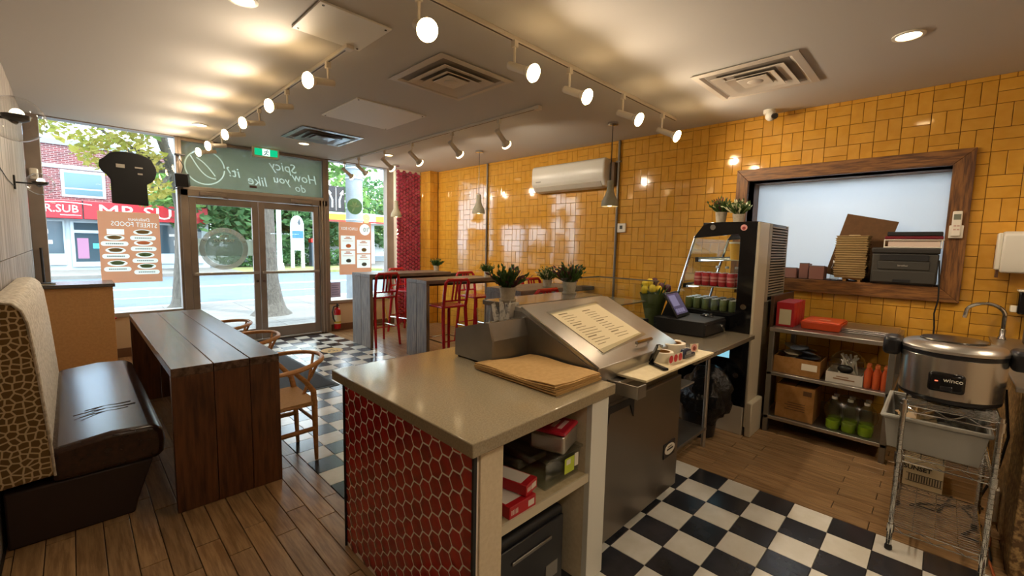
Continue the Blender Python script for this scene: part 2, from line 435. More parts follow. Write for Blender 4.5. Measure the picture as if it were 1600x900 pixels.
# corner pillar: yellow return and the red hexagon panel
pil = struct('trim_1', B().box(4.992,XR+0.01,7.248,7.72,-0.02,ZC), GROUT_Y, 'yellow tiled pillar in the far corner of the right wall', 'pillar')
items = []
for j in range(-16, 3):
    z0 = 2.786+PB*j; z1 = min(z0+PB, ZC); z0 = max(z0, 0)
    if z1-z0 < 0.012: continue
    for h in (0,1):
        items.append(((4.984+PB*0.25+h*PB/2, 7.24, (z0+z1)/2), PB/2-gy, z1-z0-gy, FY, YEL))
    for a in range(4):
        items.append(((4.984, 7.245+0.082*a+0.041, (z0+z1)/2), 0.082-gy, z1-z0-gy, FX, YEL))
lay(pil, items, 'wall_tile', 300, jit=0.006, thick=0.008, c=0.0022)
hp = struct('trim_2', B().box(4.45,4.984,7.585,7.72,-0.02,ZC), GROUT_W, 'tall strip of red hexagon tiles beside the right window', 'pillar')
def hexa(b, c, s, U, V, N_, t=0.006, dome=0.004, sc=0.945):
    c = Vector(c); ring = [c+U*(s*sc*cos(pi/3*i))+V*(s*sc*sin(pi/3*i)) for i in range(6)]
    inn = [c+U*(s*sc*0.72*cos(pi/3*i))+V*(s*sc*0.72*sin(pi/3*i))+N_*(t+dome*0.7) for i in range(6)]
    b.add(ring+[p+N_*t for p in ring]+inn+[c+N_*(t+dome)],
          [(i,(i+1)%6,6+(i+1)%6,6+i) for i in range(6)]+[(6+i,6+(i+1)%6,12+(i+1)%6,12+i) for i in range(6)]+[(12+i,12+(i+1)%6,18) for i in range(6)])
hb = B(); s = 0.0435
for i in range(8):
    for j in range(42):
        x = 4.49+i*1.5*s; z = 0.02+j*1.732*s+(0.866*s if i%2 else 0)
        if z < ZC-0.03 and x < 4.965: hexa(hb, (x,7.583,z), s, Vector((1,0,0)), Vector((0,0,1)), Vector((0,-1,0)), dome=0.022)
o = obj('hexagon_tile', hb, P('magenta_hex_glaze','#ad4560',0.12,noise=(8,'#8c2c46',2),coat=0.4), hp, smooth=20, merge=False); o['kind'] = 'stuff'

# ------------------------------------------------------------------ storefront
def ink(name, parent, y, outer, polys, texts, mat):
    """thin printed layer with the lettering and shapes left open"""
    bm = bmesh.new()
    def loop(pts):
        vs = [bm.verts.new((p[0], y, p[1])) for p in pts]
        for i in range(len(vs)): bm.edges.new((vs[i], vs[(i+1)%len(vs)]))
    loop(outer)
    for p in polys: loop(p)
    for (s_, size, at, rot, sx, shear) in texts:
        cu = bpy.data.curves.new('tmp','FONT'); cu.body = s_; cu.size = size; cu.align_x = 'CENTER'; cu.align_y = 'CENTER'; cu.resolution_u = 2; cu.shear = shear
        t = bpy.data.objects.new('tmp', cu); me = bpy.data.meshes.new_from_object(t); bpy.data.objects.remove(t); bpy.data.curves.remove(cu)
        t2 = bmesh.new(); t2.from_mesh(me); bpy.data.meshes.remove(me); bmesh.ops.remove_doubles(t2, verts=t2.verts, dist=1e-5)
        mp = {}
        for e in t2.edges:
            if len(e.link_faces) != 1: continue
            q = []
            for v in e.verts:
                if v.index not in mp or True:
                    if v not in mp:
                        a, b_ = -v.co.x*sx, v.co.y; mp[v] = bm.verts.new((at[0]+a*cos(rot)-b_*sin(rot), y, at[1]+a*sin(rot)+b_*cos(rot)))
                q.append(mp[v])
            if q[0] is not q[1] and bm.edges.get(q) is None: bm.edges.new(q)
        t2.free()
    bmesh.ops.triangle_fill(bm, use_beauty=True, use_dissolve=False, edges=bm.edges[:], normal=(0,-1,0))
    me = bpy.data.meshes.new(name); org = ROOT.get(parent) or Vector((0,0,0)); bmesh.ops.translate(bm, verts=bm.verts, vec=-org); bm.to_mesh(me); bm.free(); me.materials.append(mat)
    o = link(name, me, parent); ROOT[o] = org; return o
def circ(x, z, rx, rz, n=24): return [(x+rx*cos(2*pi*i/n), z+rz*sin(2*pi*i/n)) for i in range(n)]
def pill(x0, x1, z0, z1):
    r = (z1-z0)/2
    return [(x0+r+r*cos(a),(z0+z1)/2+r*sin(a)) for a in [radians(90+18*i) for i in range(11)]]+[(x1-r+r*cos(a),(z0+z1)/2+r*sin(a)) for a in [radians(-90+18*i) for i in range(11)]]
def rect(x0,x1,z0,z1): return [(x0,z0),(x1,z0),(x1,z1),(x0,z1)]
kw = B().box(-0.4,1.1,YF,YF+0.14,-0.1,0.55).box(3.18,4.46,YF,YF+0.14,-0.1,0.5)
WF = struct('wall_front', kw, BEIGE_W, 'low beige wall under the shop windows', 'wall')
struct('baseboard_front', B().box(3.2,4.45,YF-0.02,YF,0,0.12).box(0.34,1.1,YF-0.02,YF,0,0.12), P('brown_base','#6b4a33',0.5), 'brown baseboard under the shop windows', 'baseboard', bevel=0.003)
def pane_win(name, label, x0, x1, z0, z1, fl, fr, fb, ft, gmat, ymid=YF+0.06):
    wnd = thing(name, label, 'window', ((x0+x1)/2, ymid, z0), kind='structure')
    obj('window_frame', B().box(x0-fl,x0,YF-0.01,YF+0.13,z0-fb,z1+ft), ALU, wnd, bevel=0.004)
    obj('window_frame', B().box(x1,x1+fr,YF-0.01,YF+0.13,z0-fb,z1+ft), ALU, wnd, bevel=0.004)
    obj('window_sill', B().box(x0,x1,YF-0.02,YF+0.13,z0-fb,z0), ALU_L, wnd, bevel=0.004)
    if ft: obj('window_frame', B().box(x0,x1,YF-0.01,YF+0.13,z1,z1+ft), ALU, wnd, bevel=0.004)
    obj('glass_pane', B().box(x0,x1,ymid-0.003,ymid+0.003,z0,z1), gmat, wnd)
    return wnd
W1 = pane_win('window_1', 'tall left shop window with the black shirt and a menu poster', -0.2, 1.08, 0.6, 2.995, 0.13, 0.03, 0.06, 0.012, GLASS)
W2 = pane_win('window_2', 'tall right shop window beside the red hexagon strip', 3.2, 4.31, 0.55, 2.995, 0.04, 0.14, 0.05, 0.012, GLASS)
OLIVE = film('olive_window_film', '#8d8d79', 0.9); ETCH = film('etched_film', '#d5dacb', 0.72)
W3 = pane_win('window_3', 'transom window above the doors with olive film and white lettering', 1.15, 3.1, 2.34, 2.96, 0.04, 0.06, 0.05, 0.04, GLASS)
cxm, czm = 1.43, 2.63
def ribbon(f, n, w):
    L_ = [f(i/n) for i in range(n+1)]; a = []; b = []
    for i,(x,z) in enumerate(L_):
        x2,z2 = L_[min(i+1,n)]; x1,z1 = L_[max(i-1,0)]; d = math.hypot(x2-x1,z2-z1) or 1; nx_, nz_ = -(z2-z1)/d*w, (x2-x1)/d*w
        a.append((x+nx_,z+nz_)); b.append((x-nx_,z-nz_))
    return a+b[::-1]
wr_ = [('How',0.20,(2.83,2.63),-0.06,1.0,0.25),('Spicy',0.20,(2.50,2.775),-0.06,1.0,0.25),('do',0.17,(2.76,2.46),-0.06,1.0,0.25),('you',0.17,(2.47,2.57),-0.06,1.0,0.25),('like',0.20,(2.12,2.51),-0.06,1.0,0.25),('it?',0.20,(1.80,2.60),-0.06,1.0,0.25)]
chili = [ribbon(lambda t: (cxm-0.17+0.3*t, czm+0.15-0.30*t-0.09*sin(pi*t)), 14, 0.007), ribbon(lambda t: (cxm-0.10+0.22*t, czm+0.13-0.24*t+0.03*sin(pi*t)), 14, 0.007)]
gap = radians(4)
arc1 = ribbon(lambda t: (cxm+0.24*cos(gap+t*(2*pi-2*gap)), czm+0.24*sin(gap+t*(2*pi-2*gap))), 40, 0.008)
obj('window_film', B().box(1.152,3.098,YF+0.052,YF+0.053,2.342,2.958), ETCH, W3)
ink('window_film', W3, YF+0.048, rect(1.152,3.098,2.342,2.958), chili+[arc1], wr_, OLIVE)
# door frame + leaves
DF = thing('door_1', 'aluminium door frame around the two glass entrance doors', 'door frame', (2.1,YF,0), kind='structure')
obj('door_jamb', B().box(1.11,1.2,YF-0.03,YF+0.13,0,2.29), ALU, DF, bevel=0.005)
obj('door_jamb', B().box(3.02,3.16,YF-0.03,YF+0.13,0,2.29), ALU, DF, bevel=0.005)
obj('door_jamb', B().box(3.05,3.07,YF-0.045,YF-0.028,0,2.29).box(3.1,3.115,YF-0.045,YF-0.028,0,2.29), ALU_L, DF)
obj('door_head', B().box(1.11,3.16,YF-0.03,YF+0.13,2.2,2.29), ALU, DF, bevel=0.005)
obj('threshold', B().box(1.2,3.02,YF-0.04,YF+0.14,-0.005,0.015), ALU_L, DF, bevel=0.004)
def leaf(name, label, x0, x1, hinge_left):
    d = thing(name, label, 'door', ((x0+x1)/2,YF+0.03,0.02), kind='structure')
    st, ya, yb = 0.085, YF-0.005, YF+0.045
    obj('door_stile', B().box(x0,x0+st,ya,yb,0.02,2.19), ALU, d, bevel=0.004); obj('door_stile', B().box(x1-st,x1,ya,yb,0.02,2.19), ALU, d, bevel=0.004)
    obj('door_rail', B().box(x0+st,x1-st,ya,yb,2.09,2.19), ALU, d, bevel=0.004); obj('door_rail', B().box(x0+st,x1-st,ya,yb,0.02,0.19), ALU, d, bevel=0.004)
    obj('glass_pane', B().box(x0+st,x1-st,YF+0.017,YF+0.023,0.19,2.09), GLASS, d)
    obj('push_bar', B().box(x0+0.02,x1-0.02,YF-0.055,YF-0.02,1.065,1.105).box(x0+0.03,x0+0.06,YF-0.03,ya,1.07,1.10).box(x1-0.06,x1-0.03,YF-0.03,ya,1.07,1.10), ALU_L, d, bevel=0.006)
    cx = x0+0.12 if hinge_left else x1-0.46
    c = obj('door_closer', B().box(cx,cx+0.34,YF-0.075,YF-0.03,2.21,2.275), ALU, d, bevel=0.015)
    obj('closer_arm', B().tube([(cx+0.06,YF-0.05,2.205),(cx+0.26,YF-0.13,2.2),(cx+0.36,YF-0.02,2.2)],0.009,6), CHROME, c)
    obj('lock', B().cyl(((x1-0.042 if hinge_left else x0+0.042),YF-0.02,0.95),((x1-0.042 if hinge_left else x0+0.042),YF-0.004,0.95),0.018), CHROME, d)
    return d
D2 = leaf('door_2', 'left glass entrance door with the round etched decal', 1.205, 2.085, True)
D3 = leaf('door_3', 'right glass entrance door with the tree trunk behind it', 2.093, 3.015, False)
FROST = film('frosted_decal', '#b3b9a8', 0.6); FROST_D = film('printed_decal', '#7f7462', 0.8)
obj('frosted_band', B().box(1.29,2.0,YF+0.012,YF+0.014,1.35,1.60), FROST, D2)
cx, cz = 1.62, 1.455
rg = B()
for i in range(48):
    a, a2 = 2*pi*i/48, 2*pi*(i+1)/48
    p = [(cx+r*cos(t), YF+0.009, cz+r*sin(t)) for (r,t) in ((0.245,a),(0.315,a),(0.315,a2),(0.245,a2))]
    rg.quad(*p)
obj('round_decal', rg, FROST_D, D2)
dk = B().prism([(cx+0.243*cos(2*pi*i/40), cz+0.243*sin(2*pi*i/40)) for i in range(40)], 'y', YF+0.0095, YF+0.011)
obj('round_decal', dk, film('decal_centre','#79806d',0.55), D2)
DCL = P('decal_letter','#b8b79c',0.7)
for k_, ch in enumerate('BREAKFAST'):
    a = radians(90+68-17*k_)  # reads from outside
    a = pi-a
    txt('lettering', ch, 0.055, DCL, D2, (cx+0.28*cos(a), YF+0.006, cz+0.28*sin(a)), (pi/2, pi/2-a, 0), mirror=True)
txt('lettering', 'FOR', 0.06, DCL, D2, (cx, YF+0.006, cz+0.185), FACE_NY, mirror=True)
txt('lettering', 'TAKEOUT', 0.06, DCL, D2, (cx, YF+0.006, cz+0.12), FACE_NY, mirror=True)
# ------------------------------------------------------------------ bench, table, chairs, mat
def fabric():
    mt = bpy.data.materials.new('trellis_fabric'); mt.use_nodes = True; nt = mt.node_tree; N = nt.nodes; L = nt.links; bs = N['Principled BSDF']
    bs.inputs['Roughness'].default_value = 0.85
    tc = N.new('ShaderNodeTexCoord'); sp = N.new('ShaderNodeSeparateXYZ'); L.new(tc.outputs['Object'], sp.inputs[0])
    ad = N.new('ShaderNodeMath'); ad.operation = 'ADD'; L.new(sp.outputs['X'], ad.inputs[0]); L.new(sp.outputs['Y'], ad.inputs[1])
    cm = N.new('ShaderNodeCombineXYZ'); L.new(ad.outputs[0], cm.inputs['X']); L.new(sp.outputs['Z'], cm.inputs['Y'])
    vo = N.new('ShaderNodeTexVoronoi'); vo.voronoi_dimensions = '2D'; vo.feature = 'DISTANCE_TO_EDGE'; vo.inputs['Scale'].default_value = 30.0; vo.inputs['Randomness'].default_value = 0.75
    L.new(cm.outputs[0], vo.inputs['Vector'])
    ra = N.new('ShaderNodeValToRGB'); ra.color_ramp.elements[0].position = 0.085; ra.color_ramp.elements[1].position = 0.13
    ra.color_ramp.elements[0].color = C('#c9b48d'); ra.color_ramp.elements[1].color = C('#6a5028')
    d = vo.outputs['Distance']
    L.new(d, ra.inputs[0]); L.new(ra.outputs[0], bs.inputs['Base Color']); return mt
FAB = fabric()
FABF = P('front_fabric_glare','#cfc6b6',0.85,noise=(40,'#aca290',3,(0.42,0.58)),bump=(120,0.3,0.003))  # backrest fabric paled, window glare on the front put into the colour
BY0, BY1 = 3.216, 5.15
bn = thing('banquette_bench', 'padded wall bench with brown vinyl seat and trellis patterned backrest', 'bench', (0,BY0,0))
bpoly = [(-0.31,0.0),(0.18,0.0),(0.195,0.07),(0.275,0.30),(-0.31,0.30)]
obj('bench_base', B().prism(bpoly,'y',BY0+0.02,BY1), P('base_vinyl','#261712',0.5,bump=(60,0.15,0.002)), bn, bevel=0.01)
sb = B(); spoly = [(-0.14,0.3),(0.30,0.3),(0.325,0.33),(0.335,0.40),(0.325,0.47),(0.29,0.505),(0.1,0.515),(-0.14,0.485)]
sb.prism(spoly,'y',BY0,BY1); seat = obj('seat_cushion', sb, LEATHER, bn, bevel=0.03, seg=4)
cr = B()
for (y0_, x0_, x1_) in ((3.62,-0.02,0.2),(3.68,-0.05,0.24),(3.74,0.0,0.22)):
    cr.tube([(x0_+(x1_-x0_)*t, y0_+0.05*t+0.01*sin(6*t), 0.5135-0.006*(abs(t-0.5))) for t in [i/8 for i in range(9)]], 0.004, 5, flat=0.6)
obj('seat_crease', cr, LEATHER, seat)
bp_ = [(-0.325,0.33),(-0.125,0.345),(-0.135,0.55),(-0.16,0.95),(-0.178,1.16),(-0.195,1.225),(-0.225,1.262),(-0.27,1.27),(-0.325,1.26)]
bb = B().prism(bp_,'y',BY0+0.004,BY1); back = obj('backrest', bb, [FAB, FABF], bn, bevel=0.012)
for p_ in back.data.polygons: p_.material_index = 0 if p_.normal.y < -0.9 else 1
pp = B().tube([(x,BY0+0.006,z) for x,z in bp_[1:]],0.007,6); obj('piping', pp, FABF, back)

cabn = thing('window_cabinet', 'tan laminate cabinet with dark grey top under the left window', 'cabinet', (0,7.1,0))
obj('cabinet_body', B().box(XL+0.005,0.325,7.12,7.67,0.0,1.0), P('tan_laminate','#cb9c64',0.45,noise=(40,'#c1925b',2)), cabn, bevel=0.003)
obj('worktop', B().box(XL+0.005,0.345,7.09,7.67,1.0,1.04), P('slate_top','#56524f',0.25), cabn, bevel=0.004)
obj('door_handle', B().cyl((0.33,7.35,0.58),(0.35,7.35,0.58),0.012), RED, cabn)
fo = thing('dark_folder', 'thin dark folder with a white edge lying on the window cabinet', 'folder', (-0.2,7.3,1.04))
obj('cover', B().box(-0.29,-0.15,7.2,7.3,1.054,1.06), BLACK, fo); obj('pages', B().box(-0.285,-0.155,7.205,7.295,1.041,1.054), PAPER, fo)
solo('rod', B().cyl((-0.255,7.62,1.04),(-0.262,7.665,1.45),0.012), BLACK_M, 'slim dark rod standing on the cabinet against the window frame', 'rod')
sd = thing('motion_sensor', 'small white rounded sensor on the left window frame', 'sensor', (-0.265,7.68,2.33))
obj('housing', B().box(-0.305,-0.23,7.64,7.688,2.25,2.38), WHITE, sd, bevel=0.018, seg=3); obj('lens', B().cyl((-0.268,7.625,2.3),(-0.268,7.642,2.3),0.02), P('lens_white','#bdb8ae',0.2), sd)

tb = thing('plank_table', 'long dark stained waterfall table made of three wide planks', 'table', (0.64,4.28,0))
TX = [0.352,0.558,0.748,0.920]; TY0, TY1 = 3.045, 5.515
for i in range(3):
    a, b_ = TX[i]+0.0015, TX[i+1]-0.0015
    obj('tabletop_plank', B().box(a,b_,TY0,TY1,0.812,0.862-0.001*(i%2)), DARKW_Y, tb, bevel=0.003)
for (ya, yb) in ((TY0,TY0+0.05),(TY1-0.05,TY1)):
    for i in range(3):
        a, b_ = TX[i]+0.0015, TX[i+1]-0.0015
        obj('end_plank', B().box(a,b_,ya+0.001*(i%2),yb,0,0.812), DARKW_V, tb, bevel=0.003)

# wishbone chair, faces -X, seat centre at origin
def wishbone():
    t = thing('wishbone_chair', 'x', 'chair')
    for s in (-1,1):
        obj('leg', B().tube([(0.22,s*0.19,0),(0.215,s*0.195,0.2),(0.21,s*0.2,0.42),(0.195,s*0.225,0.53),(0.13,s*0.262,0.62),(0.06,s*0.27,0.695)],[0.013,0.018,0.021,0.02,0.017,0.014],10), OAKL, t)
        obj('leg', B().tube([(-0.225,s*0.21,0),(-0.22,s*0.215,0.25),(-0.215,s*0.22,0.45)],[0.013,0.018,0.018],10), OAKL, t)
        obj('stretcher', B().tube([(0.212,s*0.197,0.24),(-0.22,s*0.214,0.24)],[0.016,0.016],8,flat=1.4), OAKL, t)
        obj('seat_rail', B().tube([(0.21,s*0.2,0.43),(-0.215,s*0.22,0.44)],0.016,8), OAKL, t)
    for x, yy in ((0.212,0.19),(-0.22,0.21)):
        obj('stretcher', B().tube([(x,-yy,0.3),(x,yy,0.3)],0.012,8), OAKL, t); obj('seat_rail', B().tube([(x,-yy,0.435),(x,yy,0.435)],0.016,8), OAKL, t)
    sv = []; n = 12
    sb = B()
    for k_, zz in ((0,0.43),(1,0.455)):
        for i in range(n+1):
            for j in range(n+1):
                a = -1+2*i/n; c_ = -1+2*j/n
                w_ = 0.235 if a < 0 else 0.22
                sv.append((0.225*a, w_*c_, zz-0.018*(1-a*a)*(1-c_*c_)*k_-0.004*abs(abs(a)-abs(c_))*k_))
    fs = []
    m_ = (n+1)*(n+1)
    for i in range(n):
        for j in range(n):
            q = i*(n+1)+j
            fs += [(q,q+1,q+n+2,q+n+1), (m_+q,m_+q+1,m_+q+n+2,m_+q+n+1)]
    for i in range(n):
        for q, q2 in ((i,i+1),(n*(n+1)+i,n*(n+1)+i+1),(i*(n+1),(i+1)*(n+1)),(i*(n+1)+n,(i+1)*(n+1)+n)): fs.append((q,q2,m_+q2,m_+q))
    sb.add(sv, fs)
    obj('woven_seat', sb, P('paper_cord','#b78d58',0.8,noise=(60,'#9b7443',2),stretch=(1,8,1),bump=(90,0.5,0.004)), t)
    bow = [(-0.16,-0.285,0.70),(-0.04,-0.285,0.703)]+[(0.02+0.31*cos(a),0.285*sin(a),0.705+0.03*cos(a)) for a in [radians(d_) for d_ in range(-84,85,8)]]+[(-0.04,0.285,0.703),(-0.16,0.285,0.70)]
    obj('armrest_bow', B().tube(bow,[0.012,0.015]+[0.018]*(len(bow)-4)+[0.015,0.012],10,flat=0.8), OAKL, t)
    y_ = obj('back_splat', B().tube([(0.205,0,0.43),(0.235,0,0.52),(0.262,0,0.58)],[0.02,0.017,0.022],10,flat=0.6), OAKL, t)
    for s in (-1,1): obj('splat_arm', B().tube([(0.255,s*0.006,0.565),(0.285,s*0.04,0.65),(0.312,s*0.075,0.728)],[0.013,0.011,0.01],8), OAKL, y_)
    return t
ch0 = wishbone(); ch0.location = (0.97,3.36,0); ch0['label'] = 'light oak wishbone chair at the table end nearest the viewer'; ch0['group'] = 'wishbone chairs along the plank table'
dup(ch0, (0.985,4.38,0), 0.03, 'light oak wishbone chair in the middle of the plank table row')
dup(ch0, (0.965,5.2,0), -0.03, 'light oak wishbone chair at the table end nearest the door')

mt_ = thing('entrance_mat', 'black ribbed entrance mat on the checker tiles inside the door', 'mat', (1.62,5.66,0))
obj('mat_pile', B().box(1.235,2.0,4.74,6.58,0.0,0.011), RUBBER, mt_, bevel=0.004); obj('mat_edge', B().box(1.2,2.035,4.7,6.62,0.0005,0.006), BLACK_M, mt_, bevel=0.003)
st_ = thing('floor_sticker', 'round tan floor sticker with dark print on the checker tiles', 'sticker', (2.625,6.31,0))
obj('disc', B().cyl((2.625,6.31,0.0008),(2.625,6.31,0.002),0.15,n=28), P('sticker_tan','#c79d52',0.5), st_)
pr = B()
for k_ in range(5): pr.box(2.55+0.03*k_,2.57+0.03*k_,6.24+0.02*(k_%2),6.28+0.02*(k_%2),0.002,0.0028)
pr.box(2.58,2.66,6.33,6.35,0.002,0.0028)
obj('print', pr, P('sticker_ink','#3b2a16',0.6), st_)

# ------------------------------------------------------------------ bar tables and red bar chairs
def bar_table(x0, x1, y0, y1, z, label):
    t = thing('bar_table', label, 'bar table', (x0,(y0+y1)/2,0), group='grey plank bar tables')
    ym = (y0+y1)/2
    for a, b_ in ((y0,ym-0.002),(ym+0.002,y1)):
        obj('end_plank', B().box(x0,x0+0.05,a,b_,0,z-0.05), GREYW, t, bevel=0.003)
        obj('tabletop_plank', B().box(x0,x1,a,b_,z-0.05,z), GREYW_T, t, bevel=0.003)
    obj('support_beam', B().box(x0+0.06,XR-0.01,y0+0.2,y1-0.2,z-0.1,z-0.05), P('dark_beam','#2e2620',0.6), t, bevel=0.004)
    return t
bar_table(3.10,4.60,6.05,6.63,1.122,'grey plank bar table nearest the right shop window')
bar_table(3.335,4.58,4.92,5.42,1.10,'grey plank bar table in the middle of the three')
bar_table(3.46,4.6,3.28,3.86,1.10,'grey plank bar table closest behind the serving counter')
def bar_chair():     # faces +Y, backrest at -Y, centre on floor
    t = thing('bar_chair', 'x', 'bar chair')
    for s in (-1,1):
        obj('leg', B().tube([(s*0.205,-0.27,0),(s*0.195,-0.235,0.30),(s*0.185,-0.205,0.60),(s*0.18,-0.20,0.76)],[0.019,0.022,0.025,0.024],8), RED, t)
        obj('leg', B().tube([(s*0.2,0.23,0),(s*0.19,0.215,0.40),(s*0.18,0.2,0.75)],[0.019,0.022,0.023],8), RED, t)
    for z, yy in ((0.27,0.0),):
        for s in (-1,1): obj('footrest', B().tube([(s*0.198,-0.24,0.28),(s*0.192,0.22,0.28)],0.009,6), CHROME if s < 0 else CHROME, t)
        obj('footrest', B().tube([(-0.193,0.218,0.28),(0.193,0.218,0.28)],0.009,6), CHROME, t); obj('footrest', B().tube([(-0.2,-0.24,0.3),(0.2,-0.24,0.3)],0.009,6), RED, t)
    sp = B().prism([(-0.2,-0.21),(0.2,-0.21),(0.215,0.18),(0.19,0.215),(-0.19,0.215),(-0.215,0.18)],'z',0.742,0.77)
    obj('seat', sp, RED, t, bevel=0.01)
    fr = [(-0.18,-0.205,0.765),(-0.185,-0.235,0.95),(-0.185,-0.265,1.09),(-0.155,-0.275,1.125),(0.155,-0.275,1.125),(0.185,-0.265,1.09),(0.185,-0.235,0.95),(0.18,-0.205,0.765)]
    obj('back_frame', B().tube(fr,0.022,8), RED, t)
    obj('back_rail', B().tube([(-0.183,-0.215,0.84),(0.183,-0.215,0.84)],0.01,8,flat=1.6), RED, t)
    for x in (-0.055,0.0,0.055): obj('back_slat', B().tube([(x,-0.215,0.84),(x,-0.245,0.98),(x,-0.272,1.12)],0.014,6), RED, t)
    return t
bc = bar_chair(); bc.location = (3.38,6.29,0); bc['group'] = 'red metal bar chairs'
bc['label'] = 'red metal bar chair on the near side of the window bar table'
for loc, rz, lb in (((4.22,6.83,0), pi+0.25, 'red metal bar chair between the window bar table and the hexagon strip'),
                    ((3.62,4.86,0), -0.05, 'red metal bar chair with back to viewer at the middle bar table'),
                    ((4.66,5.45,0), pi+0.05, 'red metal bar chair behind the far end of the middle bar table'),
                    ((3.6,3.3,0), 0.02, 'red bar chair back showing just above the counter ledge, left of two'),
                    ((4.62,3.92,0), pi, 'red bar chair back showing beyond the third bar table, right of two')):
    dup(bc, loc, rz, lb)
wsn = thing('wet_floor_sign', 'yellow folding wet floor sign standing by the red hexagon strip', 'floor sign', (4.32,7.3,0))
YS = P('sign_yellow','#d8b713',0.45)
for s in (-1,1):
    wsn_b = B(); wsn_b.T = Matrix.Translation((4.32,7.3,0)) @ Matrix.Rotation(radians(62),4,'Z') @ Matrix.Rotation(radians(14*s),4,'X')
    wsn_b.prism([(-0.15,0.0),(0.15,0.0),(0.09,0.58),(-0.09,0.58)],'y',-s*0.15*1.0-0.006,-s*0.15+0.006)
    pnl = obj('sign_panel', wsn_b, YS, wsn, bevel=0.003)
    if s == 1:
        tb_ = B(); tb_.T = wsn_b.T
        tb_.prism([(-0.07,0.2),(0.07,0.2),(0,0.33)],'y',-0.1585,-0.157); tb_.box(-0.09,0.09,-0.1585,-0.157,0.42,0.45); tb_.box(-0.09,0.09,-0.1585,-0.157,0.1,0.13)
        obj('warning_mark', tb_, BLACK_M, pnl)
fe = thing('fire_extinguisher', 'red fire extinguisher with black hose under the right window', 'fire extinguisher', (3.27,7.6,0.05))
obj('cylinder', B().lathe([(0.0,0.05),(0.05,0.05),(0.056,0.07),(0.056,0.36),(0.045,0.40),(0.02,0.42),(0.02,0.44),(0,0.44)],(3.28,7.62,0),18), P('extinguisher_red','#b3131c',0.25), fe)
obj('label_band', B().lathe([(0.0565,0.14),(0.0572,0.14),(0.0572,0.30),(0.0565,0.30)],(3.28,7.62,0),18), P('label_cream','#ded2ae',0.5), fe)
obj('yellow_band', B().lathe([(0.0575,0.155),(0.0578,0.155),(0.0578,0.185),(0.0575,0.185)],(3.28,7.62,0),18), P('label_yellow','#c9b23a',0.5), fe)
obj('valve_handle', B().box(3.27,3.29,7.55,7.64,0.46,0.475).box(3.27,3.29,7.55,7.64,0.49,0.5).cyl((3.28,7.62,0.43),(3.28,7.62,0.49),0.015), BLACK, fe, bevel=0.003)
obj('hose', B().tube([(3.265,7.61,0.46),(3.2,7.59,0.45),(3.17,7.57,0.36),(3.18,7.56,0.25),(3.21,7.56,0.19)],0.012,8), BLACK, fe)
# ------------------------------------------------------------------ hexagon tiled counter
ct = thing('serving_counter', 'quartz topped counter with red hexagon tiled side and open shelves', 'counter', (1.35,1.6,0))
obj('countertop', B().prism([(0.885,1.04),(1.803,1.07),(1.803,2.17),(0.898,2.17)],'z',0.90,0.95), QUARTZ, ct, bevel=0.004)
obj('tiled_side', B().box(0.945,0.965,1.10,2.12,0.0,0.90), GROUT_W, ct)
obj('edge_trim', B().box(0.935,0.95,1.092,1.102,0,0.9), BLACK_M, ct); obj('edge_trim', B().box(0.935,0.95,2.12,2.128,0,0.9), BLACK_M, ct)
s = 0.0435; k_ = 0
for i in range(17):
    for j in range(13):
        y_ = 1.135+i*1.5*s; z_ = 0.0185+j*1.732*s+(0.866*s if i%2 else 0)
        if y_-s > 2.10: continue
        pts = [(y_+s*0.955*cos(pi/3*q), z_+s*0.955*sin(pi/3*q)) for q in range(6)]
        if min(p[1] for p in pts) < -0.03 or max(p[1] for p in pts) > 0.945: continue
        clip = max(p[0] for p in pts) > 2.12 or min(p[1] for p in pts) < 0.0 or max(p[1] for p in pts) > 0.90 or max(p[0] for p in pts) > 2.12
        b = B(); tl = rnd.uniform(-0.02,0.02); t2 = rnd.uniform(-0.02,0.02)
        hexa(b, (0,0,0), s, Vector((0,1,0)), Vector((0,0,1)), Vector((-1,0,0)), t=0.0006, dome=0.002, sc=0.905)
        for q in range(len(b.v)):
            v_ = b.v[q]; v_.y = min(v_.y+y_, 2.12); v_.z = min(max(v_.z+z_,0.0),0.898); v_.x += 0.945+(v_.y-y_)*tl*(1 if v_.x < -0.004 else 0)+(v_.z-z_)*t2*(1 if v_.x < -0.004 else 0)
            b.v[q] = v_
        obj('hexagon_tile', b, REDHEX, ct, smooth=12, merge=clip)
obj('front_post', B().box(0.965,1.075,1.09,1.12,0,0.90), CREAM, ct, bevel=0.002)
obj('front_post', B().box(1.635,1.77,1.085,1.115,0,0.90), P('white_laminate','#d5d5cb',0.4), ct, bevel=0.002)
obj('side_panel', B().box(0.965,0.985,1.12,2.1,0,0.90), CREAM, ct); obj('side_panel', B().box(1.75,1.77,1.115,2.1,0,0.90), CREAM, ct)
obj('side_panel', B().box(1.635,1.65,1.115,1.95,0,0.90), CREAM, ct)
obj('back_panel', B().box(0.985,1.75,1.95,1.97,0,0.90), CREAM, ct)
obj('shelf', B().box(0.985,1.635,1.10,1.95,0.515,0.548), P('worn_shelf','#c2b391',0.5,noise=(14,'#a8966f',3)), ct, bevel=0.002)
obj('shelf_edge', B().box(0.985,1.635,1.092,1.10,0.512,0.552), P('shelf_edge','#bfb59c',0.5), ct)
